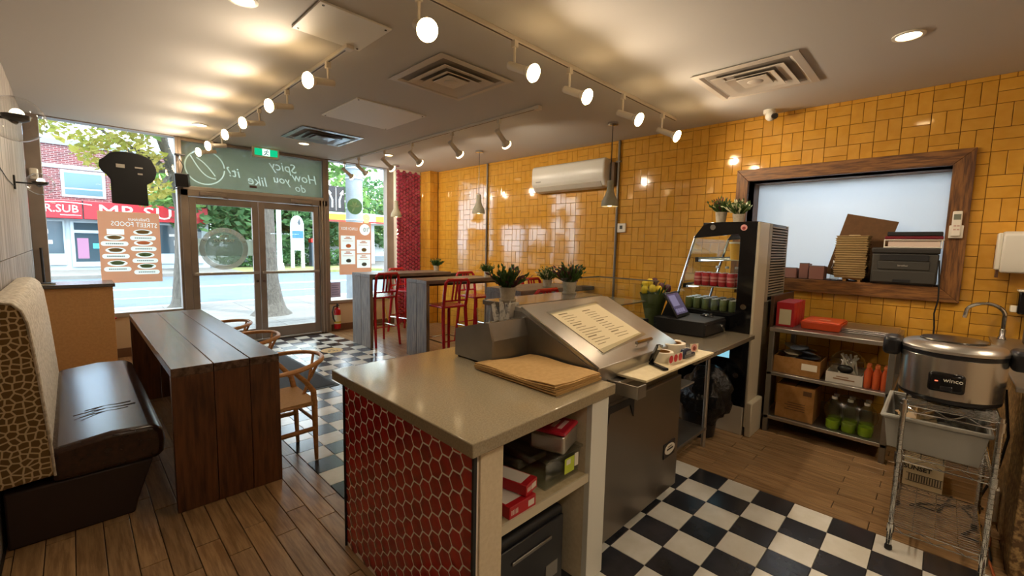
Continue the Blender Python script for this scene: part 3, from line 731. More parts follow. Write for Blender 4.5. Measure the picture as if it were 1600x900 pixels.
# on the shelf
bx = thing('storage_bin', 'clear plastic storage bin with lid and green label on the counter shelf', 'storage bin', (1.42,1.4,0.549))
def tub(b, x0,x1,y0,y1,z0,z1,tp,th):
    cx,cy = (x0+x1)/2,(y0+y1)/2
    def r(k,z,i): 
        hx,hy=(x1-x0)/2*k-i,(y1-y0)/2-((x1-x0)/2)*(1-k)-i
        return [(cx-hx,cy-hy,z),(cx+hx,cy-hy,z),(cx+hx,cy+hy,z),(cx-hx,cy+hy,z)]
    V = r(tp,z0,0)+r(1,z1,0)+r(1,z1,th)+r(tp,z0+th,th)
    F = [(0,3,2,1)]+[(i,(i+1)%4,4+(i+1)%4,4+i) for i in range(4)]+[(4+i,4+(i+1)%4,8+(i+1)%4,8+i) for i in range(4)]+[(8+i,8+(i+1)%4,12+(i+1)%4,12+i) for i in range(4)]+[(12,13,14,15)]
    return b.add(V,F)
BT = Matrix.Translation((1.495,1.42,0)) @ Matrix.Rotation(radians(0),4,'Z')
b = B(); b.T = BT; tub(b,-0.125,0.125,-0.29,0.3,0.55,0.675,0.94,0.004); obj('bin_body', b, PLASTIC_C, bx, bevel=0.012)
b = B(); b.T = BT; b.box(-0.132,0.132,-0.30,0.31,0.675,0.69); obj('bin_lid', b, PLASTIC_C, bx, bevel=0.006)
b = B(); b.T = BT; b.box(-0.09,0.09,-0.1,0.2,0.56,0.60).box(-0.07,0.05,-0.15,0.15,0.60,0.63); obj('bin_contents', b, P('dull_contents','#6b655a',0.8), bx, bevel=0.01)
b = B(); b.T = BT; b.box(0.0,0.07,-0.295,-0.2935,0.585,0.655); lb = obj('label', b, P('lime_label','#b4c63a',0.5), bx)
WLB = P('white_label','#d9d6c6',0.5)
b = B(); b.T = BT; b.box(0.073,0.10,-0.295,-0.2935,0.60,0.66); obj('barcode_label', b, WLB, bx)
b = B(); b.T = BT; b.box(0.012,0.04,-0.2965,-0.295,0.625,0.648); obj('label_print', b, WLB, lb)
tn = thing('metal_tin', 'rectangular metal tin with red lid sitting on the storage bin', 'tin', (1.5,1.21,0.691))
TT = Matrix.Translation((1.515,1.21,-0.025)) @ Matrix.Rotation(radians(17),4,'Z')
b = B(); b.T = TT; b.box(-0.085,0.085,-0.085,0.085,0.7165,0.80); obj('tin_body', b, STEEL, tn, bevel=0.014, seg=3)
b = B(); b.T = TT; b.box(-0.088,0.088,-0.088,0.088,0.80,0.82); td = obj('tin_lid', b, P('lid_red','#a3172a',0.35), tn, bevel=0.012, seg=3)
b = B(); b.T = TT; b.box(-0.05,0.05,-0.055,-0.035,0.82,0.8207).box(-0.045,0.04,-0.02,0.0,0.82,0.8207).box(-0.03,0.06,0.02,0.04,0.82,0.8207); obj('lid_print', b, P('lid_pale','#d7a9a6',0.5), td)
REDBX = P('red_carton','#a8161f',0.45); WHT_C = P('white_carton','#d2cabd',0.5)
def carton(name,label,M_,sx,sy,sz,grp=None):
    t = thing(name,label,'box',M_.translation,group=grp)
    b = B(); b.T = M_; b.box(-sx/2,sx/2,-sy/2,sy/2,0,sz); o = obj('carton', b, REDBX, t, bevel=0.002)
    b = B(); b.T = M_; b.box(-sx/2+0.006,sx/2-0.006,-sy/2+0.03,sy/2-0.006,sz,sz+0.0006); obj('top_print', b, WHT_C, o)
    b = B(); b.T = M_; b.box(sx/2-0.045,sx/2-0.01,-sy/2-0.0006,-sy/2,sz*0.25,sz*0.75)
    for i in range(5): b.box(-sx/2+0.01+0.008*i,-sx/2+0.014+0.008*i,-sy/2-0.0006,-sy/2,sz*0.3,sz*0.7)
    obj('carton_label', b, WHT_C, o); return t
carton('wrap_box','lower red and white cling wrap box at the front of the counter shelf', Matrix.Translation((1.20,1.31,0.549)) @ Matrix.Rotation(radians(0),4,'Z'),0.15,0.42,0.05,'red and white wrap boxes')
carton('wrap_box','upper red and white wrap box lying tilted across the lower one', Matrix.Translation((1.215,1.34,0.602)) @ Matrix.Rotation(radians(13),4,'Z'),0.09,0.46,0.045,'red and white wrap boxes')
sc_ = thing('tape_dispenser','small dark dispenser with white blade at the shelf front corner','dispenser',(1.05,1.16,0.549))
obj('body', B().tube([(1.03,1.17,0.57),(1.05,1.15,0.6),(1.075,1.135,0.575)],0.018,8), BLACK, sc_); obj('blade', B().box(1.06,1.08,1.115,1.135,0.55,0.60), WHITE, sc_, bevel=0.004)
sf = thing('black_safe','black boxy safe on the floor beneath the counter shelf','safe',(1.3,1.4,0))
obj('body', B().box(1.09,1.56,1.17,1.75,0.02,0.40), BLACK_M, sf, bevel=0.02, seg=3)
obj('door', B().box(1.11,1.54,1.155,1.17,0.04,0.37), BLACK, sf, bevel=0.006); obj('handle_groove', B().box(1.2,1.45,1.148,1.155,0.29,0.305), STEEL_D, sf, bevel=0.003)
obj('badge', B().box(1.42,1.5,1.152,1.155,0.1,0.17), P('badge_grey','#8f8d88',0.4,0.6), sf); obj('foot', B().box(1.11,1.54,1.2,1.7,0,0.02), BLACK_M, sf)

# condiment holder of stainless steel
ch_ = thing('condiment_holder','stainless steel condiment holder with slanted front on the counter','condiment holder',(1.7,1.83,0.95))
prof = [(1.985,0.96),(1.67,0.96),(1.67,1.087),(1.70,1.182),(1.73,1.182),(1.985,1.115)]
b = B().prism(prof,'x',1.545,1.56).prism(prof,'x',1.905,1.92)
b.box(1.56,1.905,1.67,1.68,0.96,1.087).box(1.56,1.905,1.975,1.985,0.96,1.115).box(1.56,1.905,1.67,1.985,0.96,0.97)
b.add([(1.56,1.67,1.087),(1.905,1.67,1.087),(1.905,1.70,1.182),(1.56,1.70,1.182),(1.56,1.68,1.087),(1.905,1.68,1.087),(1.905,1.71,1.182),(1.56,1.71,1.182)],[(0,1,2,3),(7,6,5,4),(3,2,6,7)])
obj('steel_body', b, STEEL_D, ch_, merge=False)
obj('foot', B().cyl((1.565,1.71,0.951),(1.565,1.71,0.961),0.012).cyl((1.9,1.71,0.951),(1.9,1.71,0.961),0.012).cyl((1.565,1.965,0.951),(1.565,1.965,0.961),0.012).cyl((1.9,1.965,0.951),(1.9,1.965,0.961),0.012), BLACK, ch_)
obj('top_edge', B().box(1.56,1.905,1.70,1.722,1.178,1.186), CHROME, ch_)
cp = thing('plastic_cup','clear plastic cup standing in the left bay of the condiment holder','cup',(1.66,1.86,1.0))
obj('cup_wall', B().lathe([(0.03,1.03),(0.042,1.235),(0.039,1.235),(0.028,1.035)],(1.66,1.87,0),16), CLEAR, cp); obj('cup_contents', B().lathe([(0,1.035),(0.027,1.035),(0.033,1.10),(0,1.11)],(1.66,1.87,0),12), P('reddish_fill','#a5654e',0.6), cp)
WR_ = P('wrapped_cutlery','#cfc8ba',0.4,noise=(30,'#5d574f',3,(0.5,0.7)))
for i in range(10):
    b = B(); a = rnd.uniform(-0.3,0.3); c2 = rnd.uniform(-0.35,0.3)
    b.T = Matrix.Translation((1.77+0.012*i,1.84+rnd.uniform(-0.03,0.05),1.035)) @ Euler((a,c2,rnd.uniform(0,3))).to_matrix().to_4x4()
    b.prism([(-0.014,0),(0.014,0),(0.02,0.15),(0.012,0.225),(-0.01,0.23),(-0.018,0.15)],'y',-0.003,0.003)
    solo('cutlery_packet', b, WR_, 'wrapped white cutlery packet in the condiment holder, number %d from its left' % (i+1) if False else 'clear wrapped cutlery packet in the condiment holder', 'cutlery packet', 'wrapped cutlery packets in the condiment holder', smooth=0)
# stack of paper bags
for k_ in range(7):
    b = B(); n1 = 12
    off = Vector((rnd.uniform(-0.006,0.006), rnd.uniform(-0.006,0.006), 0)); z0 = 0.9515+0.0047*k_
    c4 = [Vector((1.455,1.70,0)),Vector((1.805,1.63,0)),Vector((1.80,1.155,0)),Vector((1.44,1.15,0))]
    vs = []
    for lay_ in (0,1):
        for i in range(n1+1):
            for j in range(n1+1):
                u, v = i/n1, j/n1
                p = (c4[0]*(1-u)+c4[1]*u)*(1-v)+(c4[3]*(1-u)+c4[2]*u)*v+off
                p.z = z0+0.0046*lay_+(k_/7)*(0.020*sin(pi*v)*sin(3.4*u+0.2)**2+0.014*max(0,v-0.7)*3*(1-u)-0.012*max(0,u-0.6)*v)+0.004*sin(9*v+k_)*(k_/7)+0.004*sin(7*u+2*v)*(k_/7)
                vs.append(p)
    m_ = (n1+1)**2; fs = []
    for i in range(n1):
        for j in range(n1):
            q = i*(n1+1)+j; fs += [(q,q+1,q+n1+2,q+n1+1),(m_+q,m_+q+1,m_+q+n1+2,m_+q+n1+1)]
    for i in range(n1):
        for q, q2 in ((i,i+1),(n1*(n1+1)+i,n1*(n1+1)+i+1),(i*(n1+1),(i+1)*(n1+1)),(i*(n1+1)+n1,(i+1)*(n1+1)+n1)): fs.append((q,q2,m_+q2,m_+q))
    b.add(vs,fs)
    solo('paper_bag', b, KRAFT, 'flat brown paper bag, %s of the stack on the counter' % ('topmost' if k_ == 6 else 'bottom one' if k_ == 0 else '%s from the bottom' % ['','second','third','fourth','fifth','sixth'][k_]), 'paper bag', 'flat brown paper bags stacked on the counter')

# prep fridge with sloped lid
pf = thing('prep_fridge','stainless sandwich prep fridge with sloped lid beside the counter','prep fridge',(2.26,1.55,0))
obj('cabinet', B().box(1.80,2.72,1.165,1.98,0.06,0.88), STEEL_D, pf, bevel=0.004)
obj('caster_base', B().box(1.84,2.68,1.22,1.94,0.0,0.06), BLACK_M, pf)
FD = P('fridge_door_steel','#7d746a',0.32,0.85,noise=(2,'#7f776d',2),bump=(3,0.12,0.02))
dr = obj('fridge_door', B().box(1.81,2.71,1.135,1.163,0.07,0.80), FD, pf, bevel=0.006)
obj('door_handle_recess', B().prism([(1.83,0.80),(2.10,0.80),(2.10,0.69),(2.06,0.765),(1.86,0.765),(1.83,0.66)],'y',1.128,1.136), BLACK_M, dr)
bd = obj('badge', B().box(2.50,2.655,1.129,1.135,0.30,0.395), BLACK, dr, bevel=0.003)
obj('badge_oval', B().prism([(2.578+0.068*cos(2*pi*i/28),0.352+0.034*sin(2*pi*i/28)) for i in range(28)],'y',1.1265,1.129), P('badge_white','#c9c4b6',0.4), bd)
obj('badge_print', B().box(2.535,2.62,1.1258,1.1265,0.347,0.358).box(2.55,2.605,1.1258,1.1265,0.366,0.371), BLACK, bd)
obj('worktop', B().box(1.80,2.74,1.15,2.0,0.88,0.905), STEEL, pf, bevel=0.004)
obj('board_bracket', B().box(1.93,2.015,1.02,1.03,0.85,0.915).box(1.93,1.94,1.02,1.30,0.85,0.915), STEEL, pf, bevel=0.002)
lid = B(); lp = [(1.655,0.955),(1.20,0.955),(1.175,0.985),(1.40,1.09),(1.72,1.235),(1.78,1.24),(1.80,1.0)]
lp = [(1.80,0.906),(1.20,0.906),(1.19,0.99),(1.74,1.24),(1.80,1.24)]
LID = obj('sloped_lid', B().prism(lp,'x',1.835,2.76), STEEL, pf, bevel=0.004)
obj('lid_side', B().prism([(1.79,0.91),(1.22,0.91),(1.22,0.98),(1.73,1.215),(1.79,1.215)],'x',1.829,1.835), STEEL_D, LID)
sl = Vector((0,0.55,0.25)).normalized(); nl = Vector((0,-sl.z,sl.y))
def onlid(x,t,h=0.001): return Vector((x,1.19,0.99))+sl*t+nl*h
hb_ = B(); 
for xa in (2.32,2.46): hb_.cyl(onlid(xa,0.07),onlid(xa,0.07,0.028),0.006,n=8)
hb_.cyl(onlid(2.30,0.07,0.03),onlid(2.48,0.07,0.03),0.011,n=10); obj('lid_handle', hb_, CHROME, LID)
obj('lid_edge', B().tube([onlid(1.838,0.0),onlid(1.838,0.6)],0.005,6), CHROME, LID)
shp = thing('menu_sheet','large paper prep sheet taped on the sloped steel lid','paper sheet',(2.2,1.4,1.1))
b = B(); b.add([onlid(2.0,0.09,0.0015),onlid(2.53,0.16,0.0015),onlid(2.52,0.545,0.0015),onlid(1.99,0.50,0.0015),onlid(2.0,0.09,0.003),onlid(2.53,0.16,0.003),onlid(2.52,0.545,0.003),onlid(1.99,0.50,0.003)],[(3,2,1,0),(4,5,6,7),(0,1,5,4),(1,2,6,5),(2,3,7,6),(3,0,4,7)])
obj('sheet', b, P('sheet_paper','#d8c9a4',0.7), shp)
b = B()
for col, (xa, n_) in enumerate(((2.04,14),(2.28,13))):
    for i in range(n_):
        t = 0.47-0.024*i; x1_ = xa+rnd.uniform(0.07,0.2) if i%5 else xa+0.09
        h = 0.009 if i%5 == 0 else 0.005
        b.quad(onlid(xa,t,0.0034),onlid(x1_,t+0.004,0.0034),onlid(x1_,t+h+0.004,0.0034),onlid(xa,t+h,0.0034))
obj('printed_lines', b, P('ink','#7a6a4c',0.8), shp)
obj('clear_tape', B().quad(onlid(1.97,0.075,0.0038),onlid(2.56,0.14,0.0038),onlid(2.56,0.175,0.0038),onlid(1.97,0.12,0.0038)), PLASTIC_C, shp, smooth=0); obj('clear_tape', B().quad(onlid(1.97,0.485,0.0038),onlid(2.55,0.53,0.0038),onlid(2.55,0.56,0.0038),onlid(1.97,0.52,0.0038)), PLASTIC_C, shp, smooth=0)
cbd = solo('cutting_board', B().box(2.02,2.93,1.025,1.30,0.916,0.93), P('board_cream','#dccda8',0.5,noise=(30,'#d2c199',2)), 'long cream cutting board along the front of the prep fridge', 'cutting board', bevel=0.003)
# plastic film hanging over the right end of the lid
fb = B()
for i in range(6):
    x = 2.765+0.03*i
    fb.add([(x,1.78-0.02*i,1.25-0.03*i),(x+0.03,1.76-0.02*i,1.22-0.035*i),(x+0.04,1.22,0.96-0.005*i),(x,1.2+0.01*(i%2),0.99-0.008*i)],[(0,1,2,3)])
solo('plastic_film', fb, film('amber_film','#8a6430',0.35), 'loose clear plastic film hanging over the right end of the sloped lid', 'plastic film')
# on the board
sp_ = thing('stapler','small black stapler standing open on the cutting board','stapler',(2.36,1.12,0.93))
STT = Matrix.Translation((2.30,1.10,0.93)) @ Matrix.Rotation(radians(62),4,'Z')
b = B(); b.T = STT; b.box(-0.07,0.07,-0.018,0.018,0.0005,0.014); obj('base', b, BLACK_G, sp_, bevel=0.005)
b = B(); b.T = STT @ Matrix.Translation((0.06,0,0.012)) @ Matrix.Rotation(radians(58),4,'Y'); b.box(-0.13,0.0,-0.016,0.016,0.0,0.022); obj('arm', b, BLACK_G, sp_, bevel=0.006)
b = B(); b.T = STT @ Matrix.Translation((0.06,0,0.012)) @ Matrix.Rotation(radians(58),4,'Y'); b.box(-0.14,-0.11,-0.012,0.012,-0.006,0.004); obj('steel_tip', b, CHROME, sp_)
def roll(name,label,x,y,r,ri,h,mats,stick):
    t = thing(name,label,'sticker roll',(x,y,0.93),group='sticker rolls on the cutting board')
    obj('roll', B().lathe([(ri,0.9305),(r,0.9305),(r,0.9305+h),(ri,0.9305+h),(ri,0.9305)],(x,y,0),28), mats[0], t)
    obj('cardboard_core', B().lathe([(ri-0.004,0.931),(ri+0.001,0.931),(ri+0.001,0.93+h),(ri-0.004,0.93+h),(ri-0.004,0.931)],(x,y,0),24), CARD, t)
    o = obj('loose_strip', B().add([Vector(p) for p in stick['q']],[(0,1,2,3)]), mats[0], t, smooth=0)
    for (c_, rr, mm) in stick['d']: obj('round_sticker', B().disc(c_, stick['n'], rr, 22), mm, o, smooth=0)
    return t
SWH = P('roll_white','#e2d9c6',0.55); SRED = P('sticker_red','#b8262f',0.45); SPK = P('sticker_pink','#d79a93',0.5)
def sq(p0,p1,z0,z1): return [(p0[0],p0[1],z0),(p1[0],p1[1],z0),(p1[0],p1[1],z1),(p0[0],p0[1],z1)]
p0, p1 = Vector((2.395,1.085)), Vector((2.56,1.075)); dn = Vector((-(p1-p0).y, (p1-p0).x)).normalized()*-1
roll('sticker_roll','small white roll of round red stickers beside the stapler',2.46,1.155,0.062,0.045,0.058,[SWH],
     dict(q=sq(p0,p1,0.931,0.985), n=(dn.x,dn.y,0), d=[((p0.x+(p1.x-p0.x)*f+dn.x*0.001, p0.y+(p1.y-p0.y)*f+dn.y*0.001, 0.958),0.023,SRED) for f in (0.17,0.5,0.83)]))
q0, q1 = Vector((2.80,1.13)), Vector((2.87,1.105)); d2 = Vector((-(q1-q0).y, (q1-q0).x)).normalized()*-1
roll('sticker_roll','larger white sticker roll behind the small red sticker roll',2.69,1.205,0.085,0.06,0.07,[SWH],
     dict(q=sq(q0,q1,0.931,0.985), n=(d2.x,d2.y,0), d=[((q0.x+(q1.x-q0.x)*0.5+d2.x*0.001, q0.y+(q1.y-q0.y)*0.5+d2.y*0.001, 0.958),0.026,SPK),((q0.x+(q1.x-q0.x)*0.5+d2.x*0.0016, q0.y+(q1.y-q0.y)*0.5+d2.y*0.0016, 0.955),0.014,P('sticker_brown','#7a3327',0.5))]))
bs_ = thing('tape_gun','dark blue packing tape dispenser lying in front of the large roll','tape dispenser',(2.68,1.10,0.93))
obj('body', B().prism([(2.59,0.931),(2.76,0.931),(2.755,0.95),(2.70,0.955),(2.68,0.985),(2.60,0.99),(2.585,0.96)],'y',1.075,1.105), P('navy_plastic','#232a44',0.25), bs_, bevel=0.006)
obj('label', B().box(2.61,2.68,1.073,1.0752,0.955,0.975), P('tape_label','#8c8b90',0.4), bs_)
# raised ledge behind the fridge
lg = thing('raised_ledge','raised grey stone ledge behind the prep fridge carrying two pot plants','counter',(2.6,2.2,0))
obj('ledge_top', B().box(2.10,3.13,2.02,2.38,1.165,1.2), P('ledge_stone','#6c6155',0.12,noise=(60,'#5e5449',2)), lg, bevel=0.004)
obj('ledge_wall', B().box(2.13,3.10,2.06,2.34,0,1.165), P('ledge_grey','#6b675f',0.4), lg, bevel=0.003)
# ------------------------------------------------------------------ glass guard, till table, display case
gc = thing('glass_display','low glass countertop display with a steel shelf beside the steel lid','glass display',(3.1,1.95,0.9))
GX0,GX1,GY0,GY1 = 2.86,3.40,1.66,2.25
obj('glass_side', B().box(GX0,GX1,GY0,GY0+0.006,0.915,1.325), CLEAR, gc); obj('glass_side', B().box(GX1-0.006,GX1,GY0,GY1,0.915,1.325), CLEAR, gc)
obj('glass_side', B().box(GX0,GX0+0.006,GY0,GY1,0.915,1.325), CLEAR, gc); obj('glass_side', B().box(GX0,GX1,GY1-0.006,GY1,0.915,1.325), CLEAR, gc)
obj('edge_rail', B().box(GX0-0.004,GX1+0.004,GY1-0.012,GY1+0.004,1.325,1.335).box(GX1-0.01,GX1+0.004,GY0,GY1,1.325,1.335), STEEL_D, gc)
obj('glass_shelf', B().box(GX0+0.01,GX1-0.05,GY0+0.08,GY1-0.01,1.155,1.163), P('smoke_shelf','#6d6a5a',0.12), gc)
obj('base_tray', B().box(GX0,GX1,GY0-0.02,GY1,0.906,0.93), STEEL, gc, bevel=0.003); obj('lower_shelf', B().box(GX0+0.02,GX1-0.06,GY0+0.06,GY1-0.03,1.0,1.02), P('tray_pale','#a79a79',0.3), gc, bevel=0.003)
obj('lower_edge', B().box(GX0+0.02,GX1-0.06,GY0+0.045,GY0+0.06,0.97,1.02), BLACK, gc)
tt = thing('till_table','steel till table with bare legs and a low undershelf','table',(3.4,1.45,0))
obj('tabletop', B().box(2.76,3.985,1.075,1.90,0.862,0.896), P('till_top','#8b7f6c',0.25,0.5,noise=(50,'#80745f',2)), tt, bevel=0.003)
for (x,y) in ((3.55,1.28),(3.55,1.85),(2.82,1.85)): obj('leg', B().cyl((x,y,0.0),(x,y,0.862),0.018), STEEL, tt)
obj('undershelf', B().box(2.8,3.57,1.265,1.87,0.135,0.16), STEEL_D, tt, bevel=0.003)
cd = thing('cash_drawer','black metal cash drawer on the till table','cash drawer',(3.73,1.5,0.896))
obj('drawer_box', B().box(3.50,3.955,1.31,1.74,0.90,1.02), BLACK_M, cd, bevel=0.005); obj('drawer_front', B().box(3.505,3.95,1.302,1.31,0.91,1.0), BLACK, cd, bevel=0.002)
obj('key', B().cyl((3.83,1.285,0.96),(3.83,1.303,0.96),0.012).box(3.82,3.84,1.27,1.288,0.945,0.972).tube([(3.84,1.28,0.95),(3.85,1.275,0.925),(3.865,1.28,0.91)],0.004,6), CHROME, cd)
obj('foot', B().box(3.52,3.54,1.33,1.72,0.8965,0.90).box(3.92,3.94,1.33,1.72,0.8965,0.90), BLACK, cd)
tp = thing('touch_till','black tilted touch screen till showing a dim order page','touch screen',(3.66,1.6,1.02))
def tfrm(): return Matrix.Translation((3.655,1.545,1.028)) @ Matrix.Rotation(radians(4),4,'Z') @ Matrix.Rotation(radians(-32),4,'X')
b = B(); b.T = tfrm(); b.box(-0.15,0.15,-0.004,0.014,0,0.235); obj('bezel', b, BLACK, tp, bevel=0.006)
SCR = P('screen_glass','#2b2738',0.12,emit='#5f566f',estr=0.25)
b = B(); b.T = tfrm(); b.box(-0.128,0.128,-0.0055,-0.004,0.025,0.215); scr = obj('screen', b, SCR, tp)
b = B(); b.T = tfrm(); b.box(-0.11,0.03,-0.0062,-0.0055,0.10,0.2); 
for i in range(4): b.box(-0.11+0.05*i,-0.07+0.05*i,-0.0062,-0.0055,0.04,0.075)
obj('screen_tiles', b, emis('screen_tiles','#8a7f98',0.35), scr)
obj('stand', B().prism([(1.56,1.021),(1.72,1.021),(1.67,1.15)],'x',3.6,3.71), BLACK, tp, bevel=0.004)
ms = thing('computer_mouse','black computer mouse resting on the cash drawer','mouse',(3.86,1.42,1.02)); obj('shell', B().sph((3.86,1.43,1.022),0.05,14,8,sc=(0.7,1.1,0.5)), BLACK_G, ms); obj('scroll_wheel', B().cyl((3.852,1.395,1.042),(3.868,1.395,1.042),0.008), STEEL_D, ms)
solo('receipt_printer', B().box(3.90,3.985,1.33,1.6,0.897,1.035), BLACK, 'black receipt printer squeezed between cash drawer and display case', 'printer', bevel=0.008) if False else None
sg = thing('slip_tray','dark tray with pale papers lying on the till table','tray',(3.05,1.35,0.896))
obj('tray', B().box(2.95,3.22,1.33,1.47,0.897,0.91), BLACK, sg, bevel=0.006); obj('slips', B().box(2.98,3.08,1.35,1.43,0.91,0.916).box(3.1,3.2,1.36,1.45,0.91,0.914), PAPER, sg)
tr = thing('brass_ring','small brass ring lying on the till table','ring',(3.16,1.27,0.896)); obj('ring', B().tube([(3.17+0.03*cos(2*pi*i/20),1.25+0.03*sin(2*pi*i/20),0.901) for i in range(20)],0.004,6,closed=True), P('brass','#b99a4e',0.25,1.0), tr)
# tulips
tv = thing('tulip_bouquet','bouquet of yellow and purple tulips in green wrap behind the till','flowers',(3.62,1.86,0.9))
obj('wrap', B().lathe([(0.04,0.897),(0.06,0.95),(0.10,1.12),(0.125,1.2),(0.118,1.2),(0.09,1.1)],(3.66,1.83,0),14), P('green_wrap','#5b6b38',0.5), tv)
TY = P('tulip_yellow','#e0c521',0.5); TPU = P('tulip_purple','#4f2434',0.5)
for i,(x,y,z,mm) in enumerate(((3.56,1.87,1.225,TY),(3.63,1.83,1.235,TY),(3.69,1.80,1.225,TY),(3.62,1.90,1.27,TY),(3.67,1.88,1.285,TY),(3.74,1.80,1.25,TPU),(3.78,1.76,1.235,TPU),(3.72,1.86,1.29,TPU))):
    f = obj('tulip_head', B().lathe([(0.008,-0.035),(0.026,-0.02),(0.032,0.005),(0.026,0.03),(0.014,0.042),(0.006,0.03)],(x,y,z),8), mm, tv)
    obj('stem', B().tube([(3.66,1.83,1.0),((x+3.66)/2,(y+1.83)/2,1.12),(x,y,z-0.03)],0.005,5), LEAF, f)
lf = B()
for i in range(14):
    a = 2*pi*i/14; d_ = Vector((cos(a),sin(a),0)); p = Vector((3.66,1.83,1.13))+d_*0.05; q = p+d_*0.08+Vector((0,0,rnd.uniform(0.08,0.2)))
    s_ = d_.cross(Vector((0,0,1)))*0.016; m2 = (p+q)/2+Vector((0,0,0.02)); lf.add([p,m2+s_,q,m2-s_],[(0,1,2,3)])
obj('leaves', lf, LEAF, tv, smooth=0)
# display case
dc = thing('display_case','tall black refrigerated drinks display case with sloped glass front','display case',(4.45,1.45,0))
outer = [(1.122,0.25),(1.122,1.84),(1.49,1.84),(1.565,1.815),(1.62,1.74),(1.645,1.70),(1.27,1.735),(1.25,1.715),(1.247,1.05),(1.76,1.05),(1.82,0.95),(1.82,0.25)]
for x0,x1 in ((4.0,4.04),(4.86,4.90)):
    e = obj('end_panel', B().prism(outer,'x',x0,x1), BLACK_G, dc, bevel=0.004)
    if x0 < 4.1:
        for (y,z) in ((1.475,1.795),(1.185,1.12),(1.205,0.52),(1.32,0.52)): obj('round_cap', B().cyl((3.988,y,z),(4.0,y,z),0.023,n=20), CHROME, e)
        k = obj('round_sticker', B().cyl((3.998,1.225,1.79),(4.0,1.225,1.79),0.026,n=22), SPK, e); obj('sticker_print', B().cyl((3.9972,1.225,1.785),(3.998,1.225,1.785),0.014,n=12), P('sticker_dark','#8e2a28',0.5), e)
        lw = obj('side_window', B().box(3.996,4.0,1.27,1.50,0.66,0.80), P('lit_blue_window','#9bc3cc',0.3,emit='#86c4d6',estr=0.45), e)
    obj('chrome_bar', B().tube([(x0+0.02,1.635,1.715),(x0+0.02,1.74,1.3),(x0+0.02,1.80,1.04)],0.013,8), CHROME, dc)
obj('side_glass', B().prism([(1.25,1.06),(1.25,1.72),(1.635,1.70),(1.79,1.06)],'x',4.018,4.022), CLEAR, dc)
obj('side_glass', B().prism([(1.25,1.06),(1.25,1.72),(1.635,1.70),(1.79,1.06)],'x',4.878,4.882), CLEAR, dc)
obj('front_glass', B().add([(4.04,1.64,1.70),(4.86,1.64,1.70),(4.86,1.80,1.04),(4.04,1.80,1.04),(4.04,1.646,1.70),(4.86,1.646,1.70),(4.86,1.806,1.04),(4.04,1.806,1.04)],[(0,1,2,3),(7,6,5,4),(0,4,5,1),(3,2,6,7)]), CLEAR, dc)
CASEW = P('case_beige','#b5aa92',0.4)
obj('rear_frame', B().box(4.0,4.27,1.10,1.122,0.08,1.835), CASEW, dc, bevel=0.006)
obj('rear_frame', B().box(4.27,4.90,1.10,1.122,0.08,1.15), P('case_steel','#857b68',0.35,0.6), dc, bevel=0.004)
obj('top_panel', B().box(4.04,4.86,1.11,1.58,1.80,1.84), BLACK, dc, bevel=0.004)
obj('light_strip', B().box(4.06,4.84,1.5,1.56,1.78,1.80), emis('case_light','#cfe4ea',7.0), dc)
obj('vent_back', B().box(4.27,4.90,1.116,1.125,1.15,1.835), BLACK_M, dc)
gb = B()
for i in range(26): gb.box(4.36,4.87,1.098,1.118,1.19+0.0245*i,1.19+0.0245*i+0.011)
gb.box(4.27,4.36,1.1,1.12,1.15,1.835).box(4.87,4.90,1.1,1.12,1.15,1.835)
obj('vent_grille', gb, P('grille_dark','#8d8472',0.45), dc)
obj('plinth', B().box(4.0,4.90,1.13,1.80,0.0,0.25), P('plinth_white','#b3aa98',0.5), dc, bevel=0.006)
obj('rear_foot', B().box(4.0,4.3,1.06,1.11,0.0,0.30), CASEW, dc, bevel=0.01)
obj('inner_back', B().box(4.04,4.86,1.125,1.24,0.25,1.8), P('inner_white','#c9c2ab',0.4), dc)
obj('inner_base', B().box(4.04,4.86,1.24,1.80,0.25,1.05), P('inner_base','#33322e',0.4), dc)
SHG = P('shelf_glassy','#b6b095',0.2)
for (ya,yb,z) in ((1.245,1.70,1.27),(1.245,1.60,1.515)):
    sh = obj('shelf', B().box(4.05,4.85,ya,yb,z-0.008,z), SHG, dc)
    obj('price_rail', B().box(4.03,4.86,yb,yb+0.03,z-0.03,z+0.012), BLACK, sh)
    obj('shelf_lamp', B().box(4.06,4.5,yb-0.06,yb-0.01,z-0.02,z-0.008), emis('shelf_lamp','#e6f0f0',1.6), sh)
def can():
    t = thing('drink_can','x','can'); obj('can_body', B().lathe([(0.024,0),(0.031,0.008),(0.032,0.012),(0.032,0.108),(0.026,0.118)],(0,0,0),14), P('can_red','#b01e2a',0.3), t)
    obj('can_lid', B().lathe([(0.026,0.118),(0.026,0.122),(0.023,0.119),(0,0.119)],(0,0,0),14), P('lid_grey','#c9cbcb',0.45,0.3), t)
    obj('can_print', B().lathe([(0.0323,0.04),(0.0325,0.04),(0.0325,0.055),(0.0323,0.055)],(0,0,0),14).lathe([(0.0323,0.065),(0.0325,0.065),(0.0325,0.085),(0.0323,0.085)],(0,0,0),14), P('can_pale','#d58a84',0.4), t); return t
c0 = can(); c0['group'] = 'red drink cans in the display case'
n_ = ['first','second','third','fourth','fifth','sixth']
spots = [(4.09,1.33+0.072*i,1.2705) for i in range(5)]+[(4.175,1.33+0.072*i,1.2705) for i in range(5)]
for i,p in enumerate(spots):
    lb = 'red drink can in the %s row on the case shelf, %s from the right' % ('near' if i < 5 else 'second', n_[i%5])
    if i == 0: c0.location = p; c0['label'] = lb
    else: dup(c0, p, rnd.uniform(0,6), lb)
